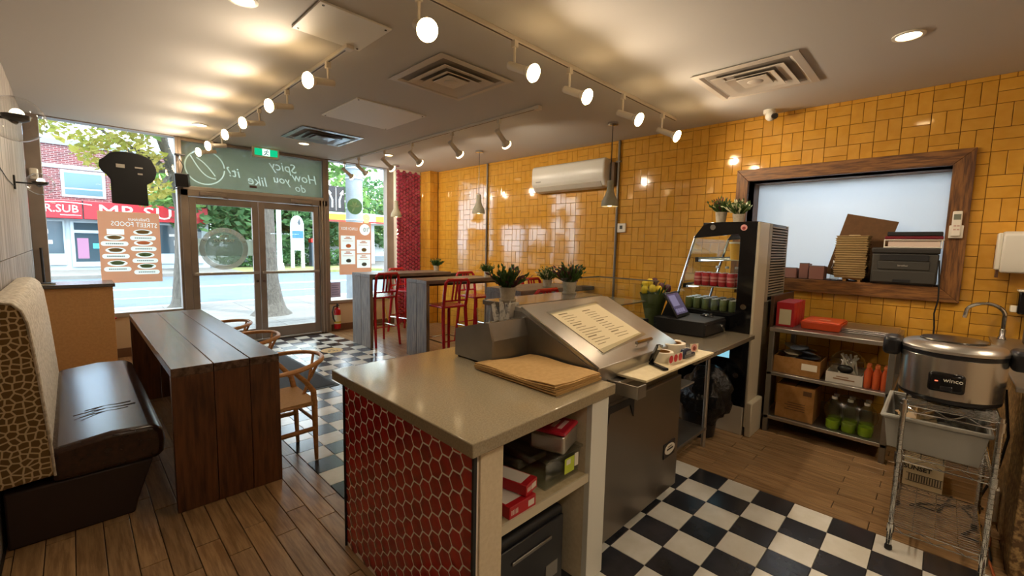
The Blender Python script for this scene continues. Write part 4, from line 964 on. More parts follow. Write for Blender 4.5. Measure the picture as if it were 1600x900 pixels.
def gcan():
    t = thing('drink_can','x','can'); obj('can_body', B().lathe([(0.024,0),(0.031,0.008),(0.032,0.012),(0.032,0.09),(0.026,0.1)],(0,0,0),12), P('can_green','#5f6a3c',0.3), t)
    obj('can_lid', B().lathe([(0.027,0.1),(0.027,0.105),(0.023,0.101),(0,0.101)],(0,0,0),12), P('lid_silver','#d5d8d8',0.5,0.2), t); return t
g0 = gcan(); g0['group'] = 'green drink cans at the bottom of the display case'
k = 0
for r_ in range(4):
    for i in range(6):
        lb = 'green silver-topped can, %s row at the case bottom, %s from the right' % (('front','second','third','rear')[r_], n_[i])
        p = (4.09+0.072*r_,1.30+0.078*i,1.0505)
        if k == 0: g0.location = p; g0['label'] = lb
        else: dup(g0, p, 0, lb)
        k += 1
for i in range(3):
    t = thing('glass_bottle','clear bottle behind the red cans, %s from the right' % n_[i],'bottle',(4.32,1.36+0.085*i,1.2705),group='clear bottles behind the red cans')
    x,y = 4.32,1.36+0.085*i
    obj('bottle_body', B().lathe([(0.026,1.2705),(0.03,1.28),(0.03,1.37),(0.016,1.40),(0.015,1.425)],(x,y,0),12), CLEAR, t); obj('bottle_cap', B().lathe([(0.017,1.425),(0.017,1.445),(0,1.446)],(x,y,0),12), WHITE, t)
t = thing('mango_cup','plastic cup of yellow drink on the top shelf of the display case','cup',(4.1,1.31,1.516)); obj('drink', B().lathe([(0,1.516),(0.04,1.516),(0.052,1.66),(0,1.66)],(4.12,1.315,0),16), P('mango','#d9a63a',0.35), t); obj('cup_rim', B().lathe([(0.053,1.655),(0.056,1.66),(0.056,1.67),(0.05,1.67)],(4.12,1.315,0),16), WHITE, t)
# under the till table
bgb = thing('trash_bag','black trash bag bulging over a bin under the till table','trash bag',(3.8,1.38,0))
b = B(); b.sph((0,0,0),1,26,18)
for i,v in enumerate(b.v):
    n1 = 0.10*sin(7*v.x+3*v.z)+0.08*sin(9*v.y-5*v.z+1)+0.05*sin(17*v.z+11*v.x)
    up_ = max(v.z,-0.6)
    b.v[i] = Vector((3.80+v.x*0.19*(1+n1)+0.06*max(0,v.z),1.38+v.y*0.2*(1+n1)-0.03*max(0,v.z),0.35+v.z*0.25*(1+0.5*n1)))
obj('bag', b, P('bag_black','#121214',0.3,bump=(22,0.7,0.03)), bgb)
obj('bin', B().lathe([(0.13,0.0),(0.16,0.3),(0.155,0.3),(0.12,0.01)],(3.80,1.42,0),18), BLACK, bgb)
pb = thing('paper_carton','pale folded carton leaning on the table undershelf','box',(3.15,1.45,0.16))
b = B(); b.T = Matrix.Translation((3.12,1.42,0.162)) @ Matrix.Rotation(radians(-5),4,'X'); b.box(-0.24,0.22,0,0.3,0,0.36); obj('carton', b, P('pale_carton','#a8977b',0.7), pb, bevel=0.004)
b = B(); b.T = Matrix.Translation((3.12,1.42,0.162)) @ Matrix.Rotation(radians(-5),4,'X'); b.box(-0.2,-0.13,-0.001,0,0.02,0.2).box(-0.2,-0.19,-0.0015,-0.001,0.2,0.3); obj('carton_print', b, P('dark_print','#3a2a22',0.6), pb)
bp2 = B(); bp2.T = Matrix.Translation((3.12,1.55,0.53)); bp2.add([(-0.28,-0.2,0.0),(0.30,-0.22,0.015),(0.33,0.15,0.0),(-0.25,0.16,0.02),(-0.28,-0.2,0.012),(0.30,-0.22,0.027),(0.33,0.15,0.012),(-0.25,0.16,0.032)],[(3,2,1,0),(4,5,6,7),(0,1,5,4),(1,2,6,5),(2,3,7,6),(3,0,4,7)])
solo('paper_liner', bp2, P('liner','#8d857a',0.6), 'grey paper liner lying on the pale carton under the table', 'paper')

# ------------------------------------------------------------------ steel shelf unit and its load
su = thing('shelf_unit','low three tier steel shelf unit below the serving opening','shelf unit',(4.7,0.62,0))
SX0,SX1,SY0,SY1 = 4.27,5.10,0.20,1.04
for (x,y) in ((SX0+0.02,SY0+0.02),(SX0+0.02,SY1-0.02),(SX1-0.02,SY0+0.02),(SX1-0.02,SY1-0.02)): obj('leg', B().box(x-0.02,x+0.02,y-0.02,y+0.02,0,0.90), STEEL_D, su, bevel=0.004)
for z in (0.935,0.545,0.15): obj('shelf_board', B().box(SX0,SX1,SY0,SY1,z-0.035 if z > 0.9 else z-0.03,z), STEEL, su, bevel=0.004)
solo('side_board', B().box(4.38,5.10,1.05,1.075,0.90,1.20), P('brown_board','#4a2f1b',0.5), 'brown board standing at the left end of the shelf unit', 'board', bevel=0.003)
for i in range(4):
    t = thing('red_folder_box','red cardboard box on the top shelf, %s from the front' % n_[i],'box',(4.5+0.1*i,0.95,0.936),group='red boxes on the shelf unit')
    x = 4.40+0.105*i
    obj('box', B().box(x,x+0.095,0.895,1.03,0.936,1.15), REDBX, t, bevel=0.003)
    if i == 0: obj('label', B().box(x-0.001,x,0.915,1.005,0.955,1.09), P('folder_label','#cfc4a0',0.6), t)
ot = thing('orange_tray','shallow orange plastic tray on top of the shelf unit','tray',(4.62,0.72,0.936))
b = B(); tub(b,4.42,4.78,0.56,0.85,0.937,1.0,0.93,0.008); obj('tray_body', b, P('orange_plastic','#c8461a',0.35), ot, bevel=0.008)
obj('tray_lid', B().box(4.43,4.77,0.57,0.84,0.995,1.012), P('orange_lid','#d04d1e',0.35), ot, bevel=0.008); obj('lid_mark', B().box(4.56,4.6,0.66,0.74,1.012,1.0126), P('pale_mark','#e0a184',0.5), ot)
for i in range(3): solo('baking_sheet', B().box(4.50+0.01*i,4.95,0.22,0.60,0.937+0.012*i,0.946+0.012*i), STEEL, 'flat steel baking sheet on the shelf unit, %s of three' % ('lowest','middle','top')[i], 'baking sheet', 'baking sheets on the shelf unit', bevel=0.003)
def open_box(name,label,x0,x1,y0,y1,z0,z1,mt,print_=None):
    t = thing(name,label,'box',((x0+x1)/2,(y0+y1)/2,z0)); b = B(); tub(b,x0,x1,y0,y1,z0,z1,1.0,0.006); obj('carton', b, mt, t); return t
b1 = open_box('open_carton','open cardboard carton full of foil pouches on the middle shelf',4.31,4.62,0.66,1.0,0.546,0.69,CARD)
obj('label', B().box(4.3085,4.31,0.68,0.79,0.60,0.655), PAPER, b1)
PO = [P('pouch_dark','#3c3a3a',0.3,0.3),P('pouch_pale','#a79c86',0.4),P('pouch_blue','#5d6470',0.35)]
for i in range(9):
    b = B(); b.T = Matrix.Translation((4.45+rnd.uniform(-0.06,0.06),0.83+rnd.uniform(-0.08,0.08),0.66+0.014*i)) @ Euler((rnd.uniform(-0.3,0.3),rnd.uniform(-0.35,0.2),rnd.uniform(0,6))).to_matrix().to_4x4()
    b.sph((0,0,0),0.09,10,6,sc=(1,0.7,0.13)); solo('foil_pouch', b, PO[i%3], 'crumpled foil pouch heaped in the open carton', 'pouch', 'foil pouches in the open carton')
b2 = open_box('cutlery_carton','white carton with plastic cutlery in clear film on the middle shelf',4.32,4.6,0.38,0.62,0.546,0.63,WHT_C)
obj('print', B().box(4.3185,4.32,0.43,0.57,0.575,0.585).box(4.3185,4.32,0.47,0.55,0.595,0.602), P('carton_ink','#8f6a4a',0.6), b2)
bag = B(); bag.sph((4.46,0.50,0.68),1,14,9,sc=(0.14,0.125,0.12)); obj('clear_film', bag, PLASTIC_C, b2)
fk = B()
for i in range(14): fk.tube([(4.4+rnd.uniform(0,0.15),0.42+rnd.uniform(0,0.16),0.60),(4.4+rnd.uniform(0,0.15),0.42+rnd.uniform(0,0.16),0.72+rnd.uniform(0,0.05))],0.008,5)
obj('cutlery', fk, WHITE, b2); obj('dark_cutlery', B().sph((4.36,0.5,0.66),0.05,10,7,sc=(0.6,1.1,0.7)), BLACK, b2)
for i in range(6):
    x,y = 4.34+0.075*(i//3), 0.25+0.052*(i%3)
    t = thing('orange_bottle','orange drink bottle in shrink wrap, %s row, %s from the right' % (('front','rear')[i//3],n_[i%3]),'bottle',(x,y,0.546),group='orange bottles on the middle shelf')
    obj('bottle_body', B().lathe([(0.023,0.546),(0.025,0.555),(0.025,0.67),(0.012,0.70),(0.012,0.715)],(x,y,0),12), P('orange_drink','#c4562a',0.25), t); obj('bottle_cap', B().lathe([(0.014,0.71),(0.014,0.728),(0,0.729)],(x,y,0),10), P('cap_orange','#d6743f',0.4), t)
t = thing('cardboard_box','closed cardboard box with small print on the lowest shelf','box',(4.48,0.81,0.15))
obj('carton', B().box(4.31,4.62,0.68,0.96,0.151,0.445), CARD, t, bevel=0.003); obj('flap_gap', B().box(4.31,4.62,0.815,0.825,0.445,0.4455), P('gap_dark','#4b351d',0.8), t)
pr = B()
for i in range(4): pr.box(4.3085,4.31,0.74,0.89-0.02*(i%2),0.235+0.02*i,0.241+0.02*i)
pr.box(4.3085,4.31,0.70,0.76,0.38,0.42); obj('carton_print', pr, P('print_brown','#5b3c1d',0.7), t)
for i in range(6):
    x,y = 4.36+0.095*(i//3), 0.34+0.105*(i%3)
    t = thing('green_bottle','clear bottle with green base in film wrap, %s row, %s from the right' % (('front','rear')[i//3],n_[i%3]),'bottle',(x,y,0.15),group='clear bottles with green bases on the lowest shelf')
    obj('bottle_body', B().lathe([(0.036,0.2),(0.045,0.23),(0.045,0.34),(0.02,0.385),(0.018,0.40)],(x,y,0),14), PLASTIC_C, t); obj('green_base', B().lathe([(0.04,0.151),(0.046,0.16),(0.046,0.225),(0.04,0.225),(0,0.225)],(x,y,0),14), P('lime_base','#86a81f',0.35), t); obj('bottle_cap', B().lathe([(0.02,0.40),(0.02,0.42),(0,0.421)],(x,y,0),10), WHITE, t)
wrp = B(); wrp.sph((4.41,0.445,0.297),1,16,10,sc=(0.13,0.18,0.14)); solo('shrink_wrap', wrp, glass('wrap_film',(0.93,0.95,0.9,1),1.2,0.2), 'crinkled clear wrap around the green based bottles', 'plastic wrap')
# ------------------------------------------------------------------ wire rack, cooker, tub, sink side
rk = thing('wire_rack','chrome wire rack with three open shelves under the rice cooker','wire rack',(3.34,-0.085,0))
RX0,RX1,RY0,RY1 = 3.04,3.64,-0.252,0.09
for (x,y) in ((RX0,RY0),(RX0,RY1),(RX1,RY0),(RX1,RY1)):
    p = obj('post', B().cyl((x,y,0.03),(x,y,0.838),0.0125,n=12), CHROME, rk)
    gr = B()
    for i in range(30): gr.cyl((x,y,0.06+0.0254*i),(x,y,0.062+0.0254*i),0.0138,n=12,cap=False)
    _g = obj('post_groove', gr, STEEL_D, p); _g['kind'] = 'stuff'; obj('post_foot', B().lathe([(0.012,0.0),(0.017,0.004),(0.017,0.02),(0.012,0.035)],(x,y,0),12), BLACK, p)
for z in (0.812,0.54,0.145):
    fr = B()
    for (a,b_) in (((RX0,RY0),(RX1,RY0)),((RX0,RY1),(RX1,RY1)),((RX0,RY0),(RX0,RY1)),((RX1,RY0),(RX1,RY1))):
        for zz in (z,z-0.032): fr.cyl((a[0],a[1],zz),(b_[0],b_[1],zz),0.0035,n=6)
        n1 = 10 if abs(a[0]-b_[0]) > 0.1 else 6
        fr.tube([(a[0]+(b_[0]-a[0])*i/n1,a[1]+(b_[1]-a[1])*i/n1,z-0.032*(i%2)) for i in range(n1+1)],0.0025,5)
    for c in ((RX0,RY0),(RX0,RY1),(RX1,RY0),(RX1,RY1)): fr.cyl((c[0],c[1],z-0.04),(c[0],c[1],z+0.006),0.0175,n=12)
    s_ = obj('shelf_frame', fr, CHROME, rk)
    wi = B()
    for i in range(1,24): x = RX0+(RX1-RX0)*i/24; wi.cyl((x,RY0,z+0.002),(x,RY1,z+0.002),0.0022,n=5)
    for i in range(1,4): y = RY0+(RY1-RY0)*i/4; wi.cyl((RX0,y,z-0.002),(RX1,y,z-0.002),0.0028,n=5)
    o = obj('shelf_wire', wi, CHROME, s_); o['kind'] = 'stuff'
rc = thing('rice_cooker','large brushed steel rice cooker with black handles on the wire rack','rice cooker',(3.33,-0.085,0.85))
CX,CY,CZ = 3.33,-0.07,-0.034
obj('steel_body', B().lathe([(0.198,0.885),(0.205,0.89),(0.207,1.10),(0.203,1.105)],(CX,CY,CZ),48), P('cooker_steel','#cfccc6',0.22,0.95,noise=(6,'#bdb9b2',3),stretch=(1,1,0.1)), rc)
obj('base_ring', B().lathe([(0,0.856),(0.185,0.858),(0.2,0.87),(0.203,0.886),(0.195,0.888)],(CX,CY,CZ),48), BLACK, rc)
obj('foot', B().cyl((CX-0.12,CY-0.12,0.851+CZ),(CX-0.12,CY-0.12,0.86+CZ),0.02).cyl((CX+0.12,CY+0.12,0.851+CZ),(CX+0.12,CY+0.12,0.86+CZ),0.02).cyl((CX-0.12,CY+0.12,0.851+CZ),(CX-0.12,CY+0.12,0.86+CZ),0.02).cyl((CX+0.12,CY-0.12,0.851+CZ),(CX+0.12,CY-0.12,0.86+CZ),0.02), BLACK, rc)
obj('seal_ring', B().lathe([(0.195,1.10),(0.209,1.105),(0.209,1.122),(0.195,1.125)],(CX,CY,CZ),48), BLACK, rc)
ld = obj('lid', B().lathe([(0.2,1.122),(0.212,1.126),(0.211,1.14),(0.195,1.158),(0.15,1.172),(0.08,1.18),(0,1.182)],(CX,CY,CZ),48), STEEL, rc)
obj('lid_plate', B().lathe([(0.135,1.176),(0.13,1.183),(0.06,1.188),(0,1.189)],(CX,CY,CZ),32), P('lid_dark','#5a544a',0.2,0.8), ld)
for s in (-1,1):
    hb = B().box(CX-0.075,CX+0.075,CY+s*0.205,CY+s*0.285,1.06+CZ,1.165+CZ); obj('side_handle', hb, BLACK, rc, bevel=0.025, seg=3)
cpn = obj('control_panel', B().box(CX-0.225,CX-0.18,CY-0.055,CY+0.083,0.895,0.995), BLACK_G, rc, bevel=0.016, seg=3)
txt('brand_text','winco',0.03,WHITE,cpn,(CX-0.2262,CY-0.01,0.962),FACE_NX)
obj('indicator', B().box(CX-0.2265,CX-0.225,CY+0.045,CY+0.057,0.950,0.955), emis('lamp_red','#ff6a4a',1.0), cpn); obj('switch', B().box(CX-0.231,CX-0.225,CY-0.01,CY+0.035,0.91,0.93), BLACK, cpn, bevel=0.003)
tbn = thing('bus_tub','grey plastic bus tub of bagged odds and ends on the middle rack shelf','tub',(3.3,-0.06,0.55))
b = B(); tub(b,3.075,3.60,-0.225,0.165,0.552,0.725,0.92,0.005); obj('tub_body', b, P('tub_grey','#97958d',0.5), tbn, bevel=0.015, seg=3)
b = B(); zz = 0.728
b.tube([(3.07,-0.23,zz),(3.605,-0.23,zz),(3.605,0.17,zz),(3.07,0.17,zz)],0.011,8,closed=True,flat=1.3); obj('tub_rim', b, P('rim_grey','#a5a39b',0.5), tbn)
for i in range(5):
    b = B(); b.sph((0,0,0),1,14,9)
    cx_,cy_ = 3.15+0.09*i,-0.06+0.1*(i%2)
    for q,v in enumerate(b.v): n1 = 0.2*sin(9*v.x+i)+0.2*sin(11*v.y+2*i)+0.15*sin(13*v.z); b.v[q] = Vector((cx_+v.x*0.075*(1+n1),cy_+v.y*0.085*(1+n1),0.70+v.z*0.055*(1+n1)))
    solo('plastic_bag', b, [PLASTIC_C,P('bag_tan','#a5875b',0.4),P('bag_grey','#77706a',0.35)][i%3], '%s plastic bag in the grey bus tub, %s from the front' % (('clear','tan','grey')[i%3], n_[i]), 'bag', 'bags in the grey bus tub')
sbx = thing('printed_carton','white printed carton on the floor behind the wire rack','carton',(4.1,-0.02,0))
obj('carton', B().box(3.99,4.3,-0.115,0.105,0.001,0.32), P('carton_white','#c8b893',0.7), sbx, bevel=0.003)
txt('carton_text','SUNSET',0.04,P('carton_black','#1e1a17',0.6),sbx,(3.9885,0.015,0.14),FACE_NX,bold=0.0012)
b = B().box(3.9885,3.99,0.082,0.097,0.14,0.17)
for i in range(13): b.box(3.9885,3.99,-0.105+0.013*i,-0.099+0.013*i,0.05,0.095)
b.box(3.9885,3.99,-0.11,0.07,0.096,0.1).box(3.9885,3.99,-0.11,0.07,0.044,0.048).box(3.9885,3.99,-0.06,0.03,0.25,0.258).box(3.9885,3.99,-0.05,0.02,0.27,0.276); obj('carton_print', b, P('carton_grey','#4a4238',0.6), sbx)
SPK_ = P('speckled_laminate','#5a4126',0.5,noise=(38,'#a98a58',5,(0.45,0.62)),bump=(60,0.4,0.006))
sk = thing('sink_cabinet','tall speckled brown sink cabinet side at the right edge','cabinet',(4.1,-0.7,0))
obj('speckled_side', B().box(3.22,5.16,-0.95,-0.352,0.0,0.93), SPK_, sk, bevel=0.004); obj('sink_top', B().box(3.25,5.16,-0.97,-0.30,0.93,0.955), STEEL, sk, bevel=0.004)
fc = thing('tap','chrome gooseneck tap standing above the sink cabinet','tap',(5.0,-0.37,0.955))
obj('spout', B().tube([(5.02,-0.36,0.955),(5.02,-0.36,1.14)]+[(5.02,-0.36+0.105-0.105*cos(a)-0.0,1.14+0.085*sin(a)) for a in [radians(d_) for d_ in range(10,175,15)]]+[(5.02,-0.36+0.212,1.10)],0.014,10), CHROME, fc); obj('tap_base', B().lathe([(0.03,0.955),(0.03,0.97),(0.02,0.985),(0.02,1.03),(0.016,1.04)],(5.02,-0.36,0),14), CHROME, fc)
CORD = P('black_cord','#171514',0.6); 
solo('power_cord', B().tube([(3.62,-0.30,0.86),(3.6,-0.33,0.6),(3.62,-0.31,0.4),(3.75,-0.25,0.1),(3.9,-0.2,0.008),(3.7,-0.28,0.008),(3.5,-0.2,0.008),(3.45,-0.3,0.008),(3.3,-0.3,0.008)],0.007,6), CORD, 'black power cord hanging behind the wire rack', 'cord')
solo('power_cord', B().tube([(3.97,-0.3,0.008),(3.75,-0.02,0.008),(3.68,0.03,0.008),(3.72,-0.1,0.008),(4.0,-0.16,0.008)],0.007,6), CORD, 'black cord loop on the floor beside the white carton', 'cord')
solo('power_cord', B().tube([(3.75,-0.30,0.007),(3.55,-0.31,0.007),(3.35,-0.29,0.007),(3.1,-0.31,0.007),(2.8,-0.33,0.007)],0.006,6), P('orange_cord','#9b4f24',0.6), 'thin orange cord on the planks by the sink cabinet', 'cord')
solo('wall_socket_strip', B().box(3.78,3.85,-0.345,-0.305,0.02,0.22), WHITE, 'white power strip leaning against the sink cabinet', 'power strip', bevel=0.006)

# ------------------------------------------------------------------ serving opening and what stands in it
so = thing('window_4','serving opening in the tiled wall with brown wooden trim','window',(XR,0.8,1.2),kind='structure')
tx0,tx1 = XR-0.035,XR+0.02
def trim(poly,mt): obj('window_frame', B().prism(poly,'x',tx0,tx1), mt, so, bevel=0.004)
A0,A1,A2,A3 = -0.11,1.685,1.20,2.46
trim([(A0,A3),(A1,A3),(OY1,OZ1),(OY0,OZ1)],FRAMEW_Y); trim([(A0,A2),(A1,A2),(OY1,OZ0),(OY0,OZ0)],FRAMEW_Y)
trim([(A0,A2),(OY0,OZ0),(OY0,OZ1),(A0,A3)],FRAMEW_V); trim([(A1,A2),(OY1,OZ0),(OY1,OZ1),(A1,A3)],FRAMEW_V)
obj('window_reveal', B().box(tx1,5.60,OY1,OY1+0.02,OZ0,OZ1), FRAMEW_V, so); obj('window_reveal', B().box(tx1,5.60,OY0-0.02,OY0,OZ0,OZ1), FRAMEW_V, so)
obj('window_reveal', B().box(tx1,5.60,OY0-0.02,OY1+0.02,OZ1,OZ1+0.02), FRAMEW_Y, so); obj('window_sill', B().box(tx1,5.60,OY0-0.02,OY1+0.02,OZ0-0.02,OZ0), FRAMEW_Y, so)
FRG = bpy.data.materials.new('frosted_sheet'); FRG.use_nodes = True
_n = FRG.node_tree; _n.nodes.clear(); _o = _n.nodes.new('ShaderNodeOutputMaterial'); _t = _n.nodes.new('ShaderNodeBsdfTranslucent'); _d = _n.nodes.new('ShaderNodeBsdfDiffuse'); _m = _n.nodes.new('ShaderNodeMixShader')
_t.inputs[0].default_value = (0.8,0.86,0.92,1); _d.inputs[0].default_value = (0.7,0.72,0.74,1); _m.inputs[0].default_value = 0.6
_n.links.new(_d.outputs[0],_m.inputs[1]); _n.links.new(_t.outputs[0],_m.inputs[2]); _n.links.new(_m.outputs[0],_o.inputs[0])
obj('frosted_pane', B().box(5.555,5.56,OY0,OY1,OZ0,OZ1), FRG, so)
# the bright room behind the frosted sheet
rb = B().box(5.6,7.4,-0.7,2.3,0.4,0.45).box(5.6,7.4,-0.7,2.3,3.2,3.25).box(7.35,7.4,-0.7,2.3,0.45,3.2).box(5.6,7.4,-0.75,-0.7,0.4,3.25).box(5.6,7.4,2.3,2.35,0.4,3.25)
rb.box(5.6,5.62,-0.7,OY0-0.02,0.45,3.2).box(5.6,5.62,OY1+0.02,2.3,0.45,3.2).box(5.6,5.62,OY0-0.02,OY1+0.02,0.45,OZ0-0.02).box(5.6,5.62,OY0-0.02,OY1+0.02,OZ1+0.02,3.2)
struct('wall_kitchen', rb, WHITE_P, 'white walled room behind the frosted serving opening', 'wall')
kl_d = bpy.data.lights.new('kitchen_tube','AREA'); kl_d.shape = 'RECTANGLE'; kl_d.size = 1.6; kl_d.size_y = 0.5; kl_d.energy = 33; kl_d.color = (0.85,0.93,1.0)
kl = bpy.data.objects.new('kitchen_tube', kl_d); COL.objects.link(kl); kl.location = (6.5,0.85,3.1)
pn = thing('office_printer','dark grey laser printer standing on the serving sill','printer',(5.25,0.26,OZ0))
PR = P('printer_grey','#3a3833',0.5); z0 = OZ0+0.001
obj('body', B().box(5.12,5.48,0.04,0.475,z0+0.01,1.60), PR, pn, bevel=0.012, seg=3); obj('scanner_lid', B().box(5.11,5.48,0.035,0.48,1.60,1.65), P('printer_lid','#2d2b28',0.45), pn, bevel=0.01)
obj('output_slot', B().box(5.112,5.13,0.10,0.42,1.54,1.59), BLACK_M, pn); fp = obj('front_flap', B().box(5.112,5.122,0.09,0.43,1.46,1.53), PR, pn, bevel=0.004); obj('paper_drawer', B().box(5.112,5.122,0.05,0.465,z0+0.02,1.445), PR, pn, bevel=0.004)
txt('brand_text','brother',0.022,P('grey_print','#b9b5aa',0.5),fp,(5.1115,0.26,1.495),FACE_NX); obj('drawer_grip', B().box(5.108,5.114,0.2,0.32,1.345,1.375), BLACK_M, pn, bevel=0.003); obj('foot', B().box(5.14,5.46,0.06,0.455,z0,z0+0.012), BLACK_M, pn)
pt = thing('paper_tray','white wire letter tray of papers on top of the printer','tray',(5.3,0.21,1.651)); obj('wire_tray', B().tube([(5.14,0.03,1.655),(5.14,0.40,1.655),(5.45,0.40,1.655),(5.45,0.03,1.655)],0.005,6,closed=True).tube([(5.14,0.02,1.72),(5.14,0.40,1.72),(5.45,0.40,1.72),(5.45,0.02,1.72)],0.006,6,closed=True).cyl((5.14,0.40,1.65),(5.14,0.40,1.72),0.005).cyl((5.14,0.03,1.65),(5.14,0.03,1.72),0.005), WHITE, pt); obj('paper_pile', B().box(5.15,5.44,0.04,0.375,1.661,1.715), P('pink_paper','#d8c3b4',0.7), pt)
bb2 = thing('red_binder','dark red binder lying on the letter tray','binder',(5.3,0.2,1.727)); obj('cover', B().box(5.13,5.45,0.025,0.40,1.727,1.752), P('binder_red','#6d1624',0.4), bb2, bevel=0.004)
solo('black_case', B().box(5.13,5.45,0.03,0.385,1.753,1.79), BLACK_M, 'flat black case lying on the dark red binder', 'case', bevel=0.006)
# moulded fibre takeaway trays in a stack
KC = P('fibre_tray','#a98f5f',0.8,noise=(30,'#9d8354',3))
def clam():
    t = thing('takeout_tray','x','takeout tray'); b = B(); tub(b,-0.10,0.10,-0.12,0.12,0.0,0.030,0.92,0.003); obj('tray_shell', b, KC, t, bevel=0.006, seg=1)
    obj('tray_rim', B().tube([(-0.102,-0.122,0.030),(0.102,-0.122,0.030),(0.102,0.122,0.030),(-0.102,0.122,0.030)],0.004,5,closed=True), KC, t); return t
k0 = clam(); k0['group'] = 'fibre takeout trays beside the printer'; ordn = ['first','second','third','fourth','fifth','sixth','seventh','eighth','ninth','tenth','eleventh','twelfth','thirteenth','fourteenth','fifteenth','sixteenth','seventeenth','eighteenth']
NT = 18
for i in range(NT):
    lb = 'brown fibre takeout tray, %s up in the stack beside the printer' % ordn[i]
    p = (5.28+rnd.uniform(-0.004,0.004),0.638+rnd.uniform(-0.004,0.004),OZ0+0.035+0.0215*i)
    if i == 0: k0.location = p; k0['label'] = lb; k0.rotation_euler = (0,0,0)
    else: dup(k0, p, rnd.uniform(-0.03,0.03), lb)
st2 = thing('tray_stand','small tan wooden stand under the stack of fibre trays','stand',(5.28,0.61,OZ0)); obj('board', B().box(5.2,5.36,0.54,0.69,OZ0+0.022,OZ0+0.034), CARD, st2); 
for y in (0.55,0.66): obj('foot', B().box(5.2,5.36,y,y+0.025,OZ0+0.001,OZ0+0.022), CARD, st2)
solo('sauce_packet', B().box(5.22,5.3,0.59,0.67,OZ0+0.035+0.0215*NT+0.012,OZ0+0.035+0.0215*NT+0.02), P('packet_cream','#cdb98d',0.5), 'small cream packet lying on top of the fibre tray stack', 'packet', bevel=0.003)
b = B(); b.T = Matrix.Translation((5.43,0.60,1.63)) @ Matrix.Rotation(radians(13),4,'X'); b.box(0,0.012,-0.20,0.20,-0.30,0.315)
solo('brown_board', b, P('hardboard','#6f4c28',0.7,noise=(20,'#664522',3)), 'brown hardboard sheet leaning tilted in the serving opening', 'board', bevel=0.003)
bt = thing('spray_bottle','clear plastic bottle standing left of the fibre trays','bottle',(5.3,0.745,OZ0)); obj('bottle_body', B().lathe([(0.028,OZ0+0.001),(0.036,OZ0+0.01),(0.036,OZ0+0.11),(0.022,OZ0+0.15),(0.018,OZ0+0.17)],(5.3,0.765,0),14), PLASTIC_C, bt); obj('bottle_cap', B().lathe([(0.02,OZ0+0.17),(0.02,OZ0+0.195),(0,OZ0+0.196)],(5.3,0.765,0),12), WHITE, bt)
PK = P('pink_carton','#8d6053',0.7)
for i,(y0_,y1_,h,x_) in enumerate(((1.08,1.19,0.10,5.25),(0.98,1.06,0.15,5.27),(0.84,0.965,0.13,5.22))):
    t = thing('pink_carton','faded pink carton on the serving sill, %s from the display case' % n_[i],'box',(x_,(y0_+y1_)/2,OZ0),group='faded cartons on the serving sill'); obj('carton', B().box(x_,x_+0.16,y0_,y1_,OZ0+0.001,OZ0+h), PK, t, bevel=0.003); obj('flap', B().box(x_,x_+0.05,y0_,y1_,OZ0+h,OZ0+h+0.008), P('flap_grey','#7c6f6c',0.7), t)
solo('printer_cord', B().tube([(5.13,0.035,1.55),(5.11,0.02,1.35),(5.125,0.015,1.22),(5.13,0.03,1.1),(5.15,0.02,0.98),(5.155,0.02,0.6),(5.15,0.0,0.3)],0.006,6), CORD, 'thin dark cord running down the tiles from the printer', 'cord')

# ------------------------------------------------------------------ things on the right wall
ac = thing('air_conditioner','white split air conditioner high on the yellow tiled wall','air conditioner',(5.08,3.95,2.6))
pf_ = [(5.17,2.40),(5.17,2.77),(5.02,2.78),(4.975,2.76),(4.965,2.70),(4.965,2.52),(4.975,2.50),(5.03,2.42),(5.10,2.40)]
obj('housing', B().prism(pf_,'y',3.27,4.55), WHITE_G, ac, bevel=0.02, seg=3)
obj('air_flap', B().prism([(4.99,2.478),(5.035,2.418),(5.1,2.397),(5.1,2.39),(5.03,2.41),(4.985,2.47)],'y',3.33,4.49), P('flap_white','#c6bfb1',0.4), ac); obj('air_slot', B().prism([(5.00,2.468),(5.035,2.42),(5.033,2.416),(4.997,2.464)],'y',3.34,4.48), P('slot_dark','#4a443b',0.5), ac)
obj('badge', B().box(4.9615,4.965,4.36,4.46,2.535,2.55), P('badge_silver','#8e8a80',0.4), ac)
obj('pipe_cover', B().box(5.09,5.17,3.19,3.26,2.42,2.72), P('pipe_dark','#6b543a',0.5), ac, bevel=0.01)
cdm = P('conduit_metal','#7b756c',0.4,0.7)
solo('conduit', B().cyl((5.155,3.165,0.0),(5.155,3.165,ZC-0.005),0.016).box(5.14,5.17,3.13,3.2,2.72,2.74), cdm, 'grey metal conduit running up the wall beside the air conditioner', 'conduit')
solo('conduit', B().cyl((5.16,5.77,0.0),(5.16,5.77,ZC-0.005),0.016).cyl((5.16,5.77,2.2),(5.16,5.77,2.25),0.022).cyl((5.16,5.77,1.5),(5.16,5.77,1.55),0.022), cdm, 'slim metal conduit on the tiles near the far corner', 'conduit')
th = thing('thermostat','white square thermostat on the tiles right of the conduit','thermostat',(5.17,3.09,1.85)); obj('case', B().box(5.145,5.175,3.02,3.145,1.80,1.92), WHITE, th, bevel=0.008); obj('display', B().box(5.143,5.146,3.065,3.105,1.845,1.89), P('lcd','#50524a',0.2), th)
rm = thing('ac_remote','white remote control in a holder on the brown trim','remote control',(5.13,-0.04,1.86))
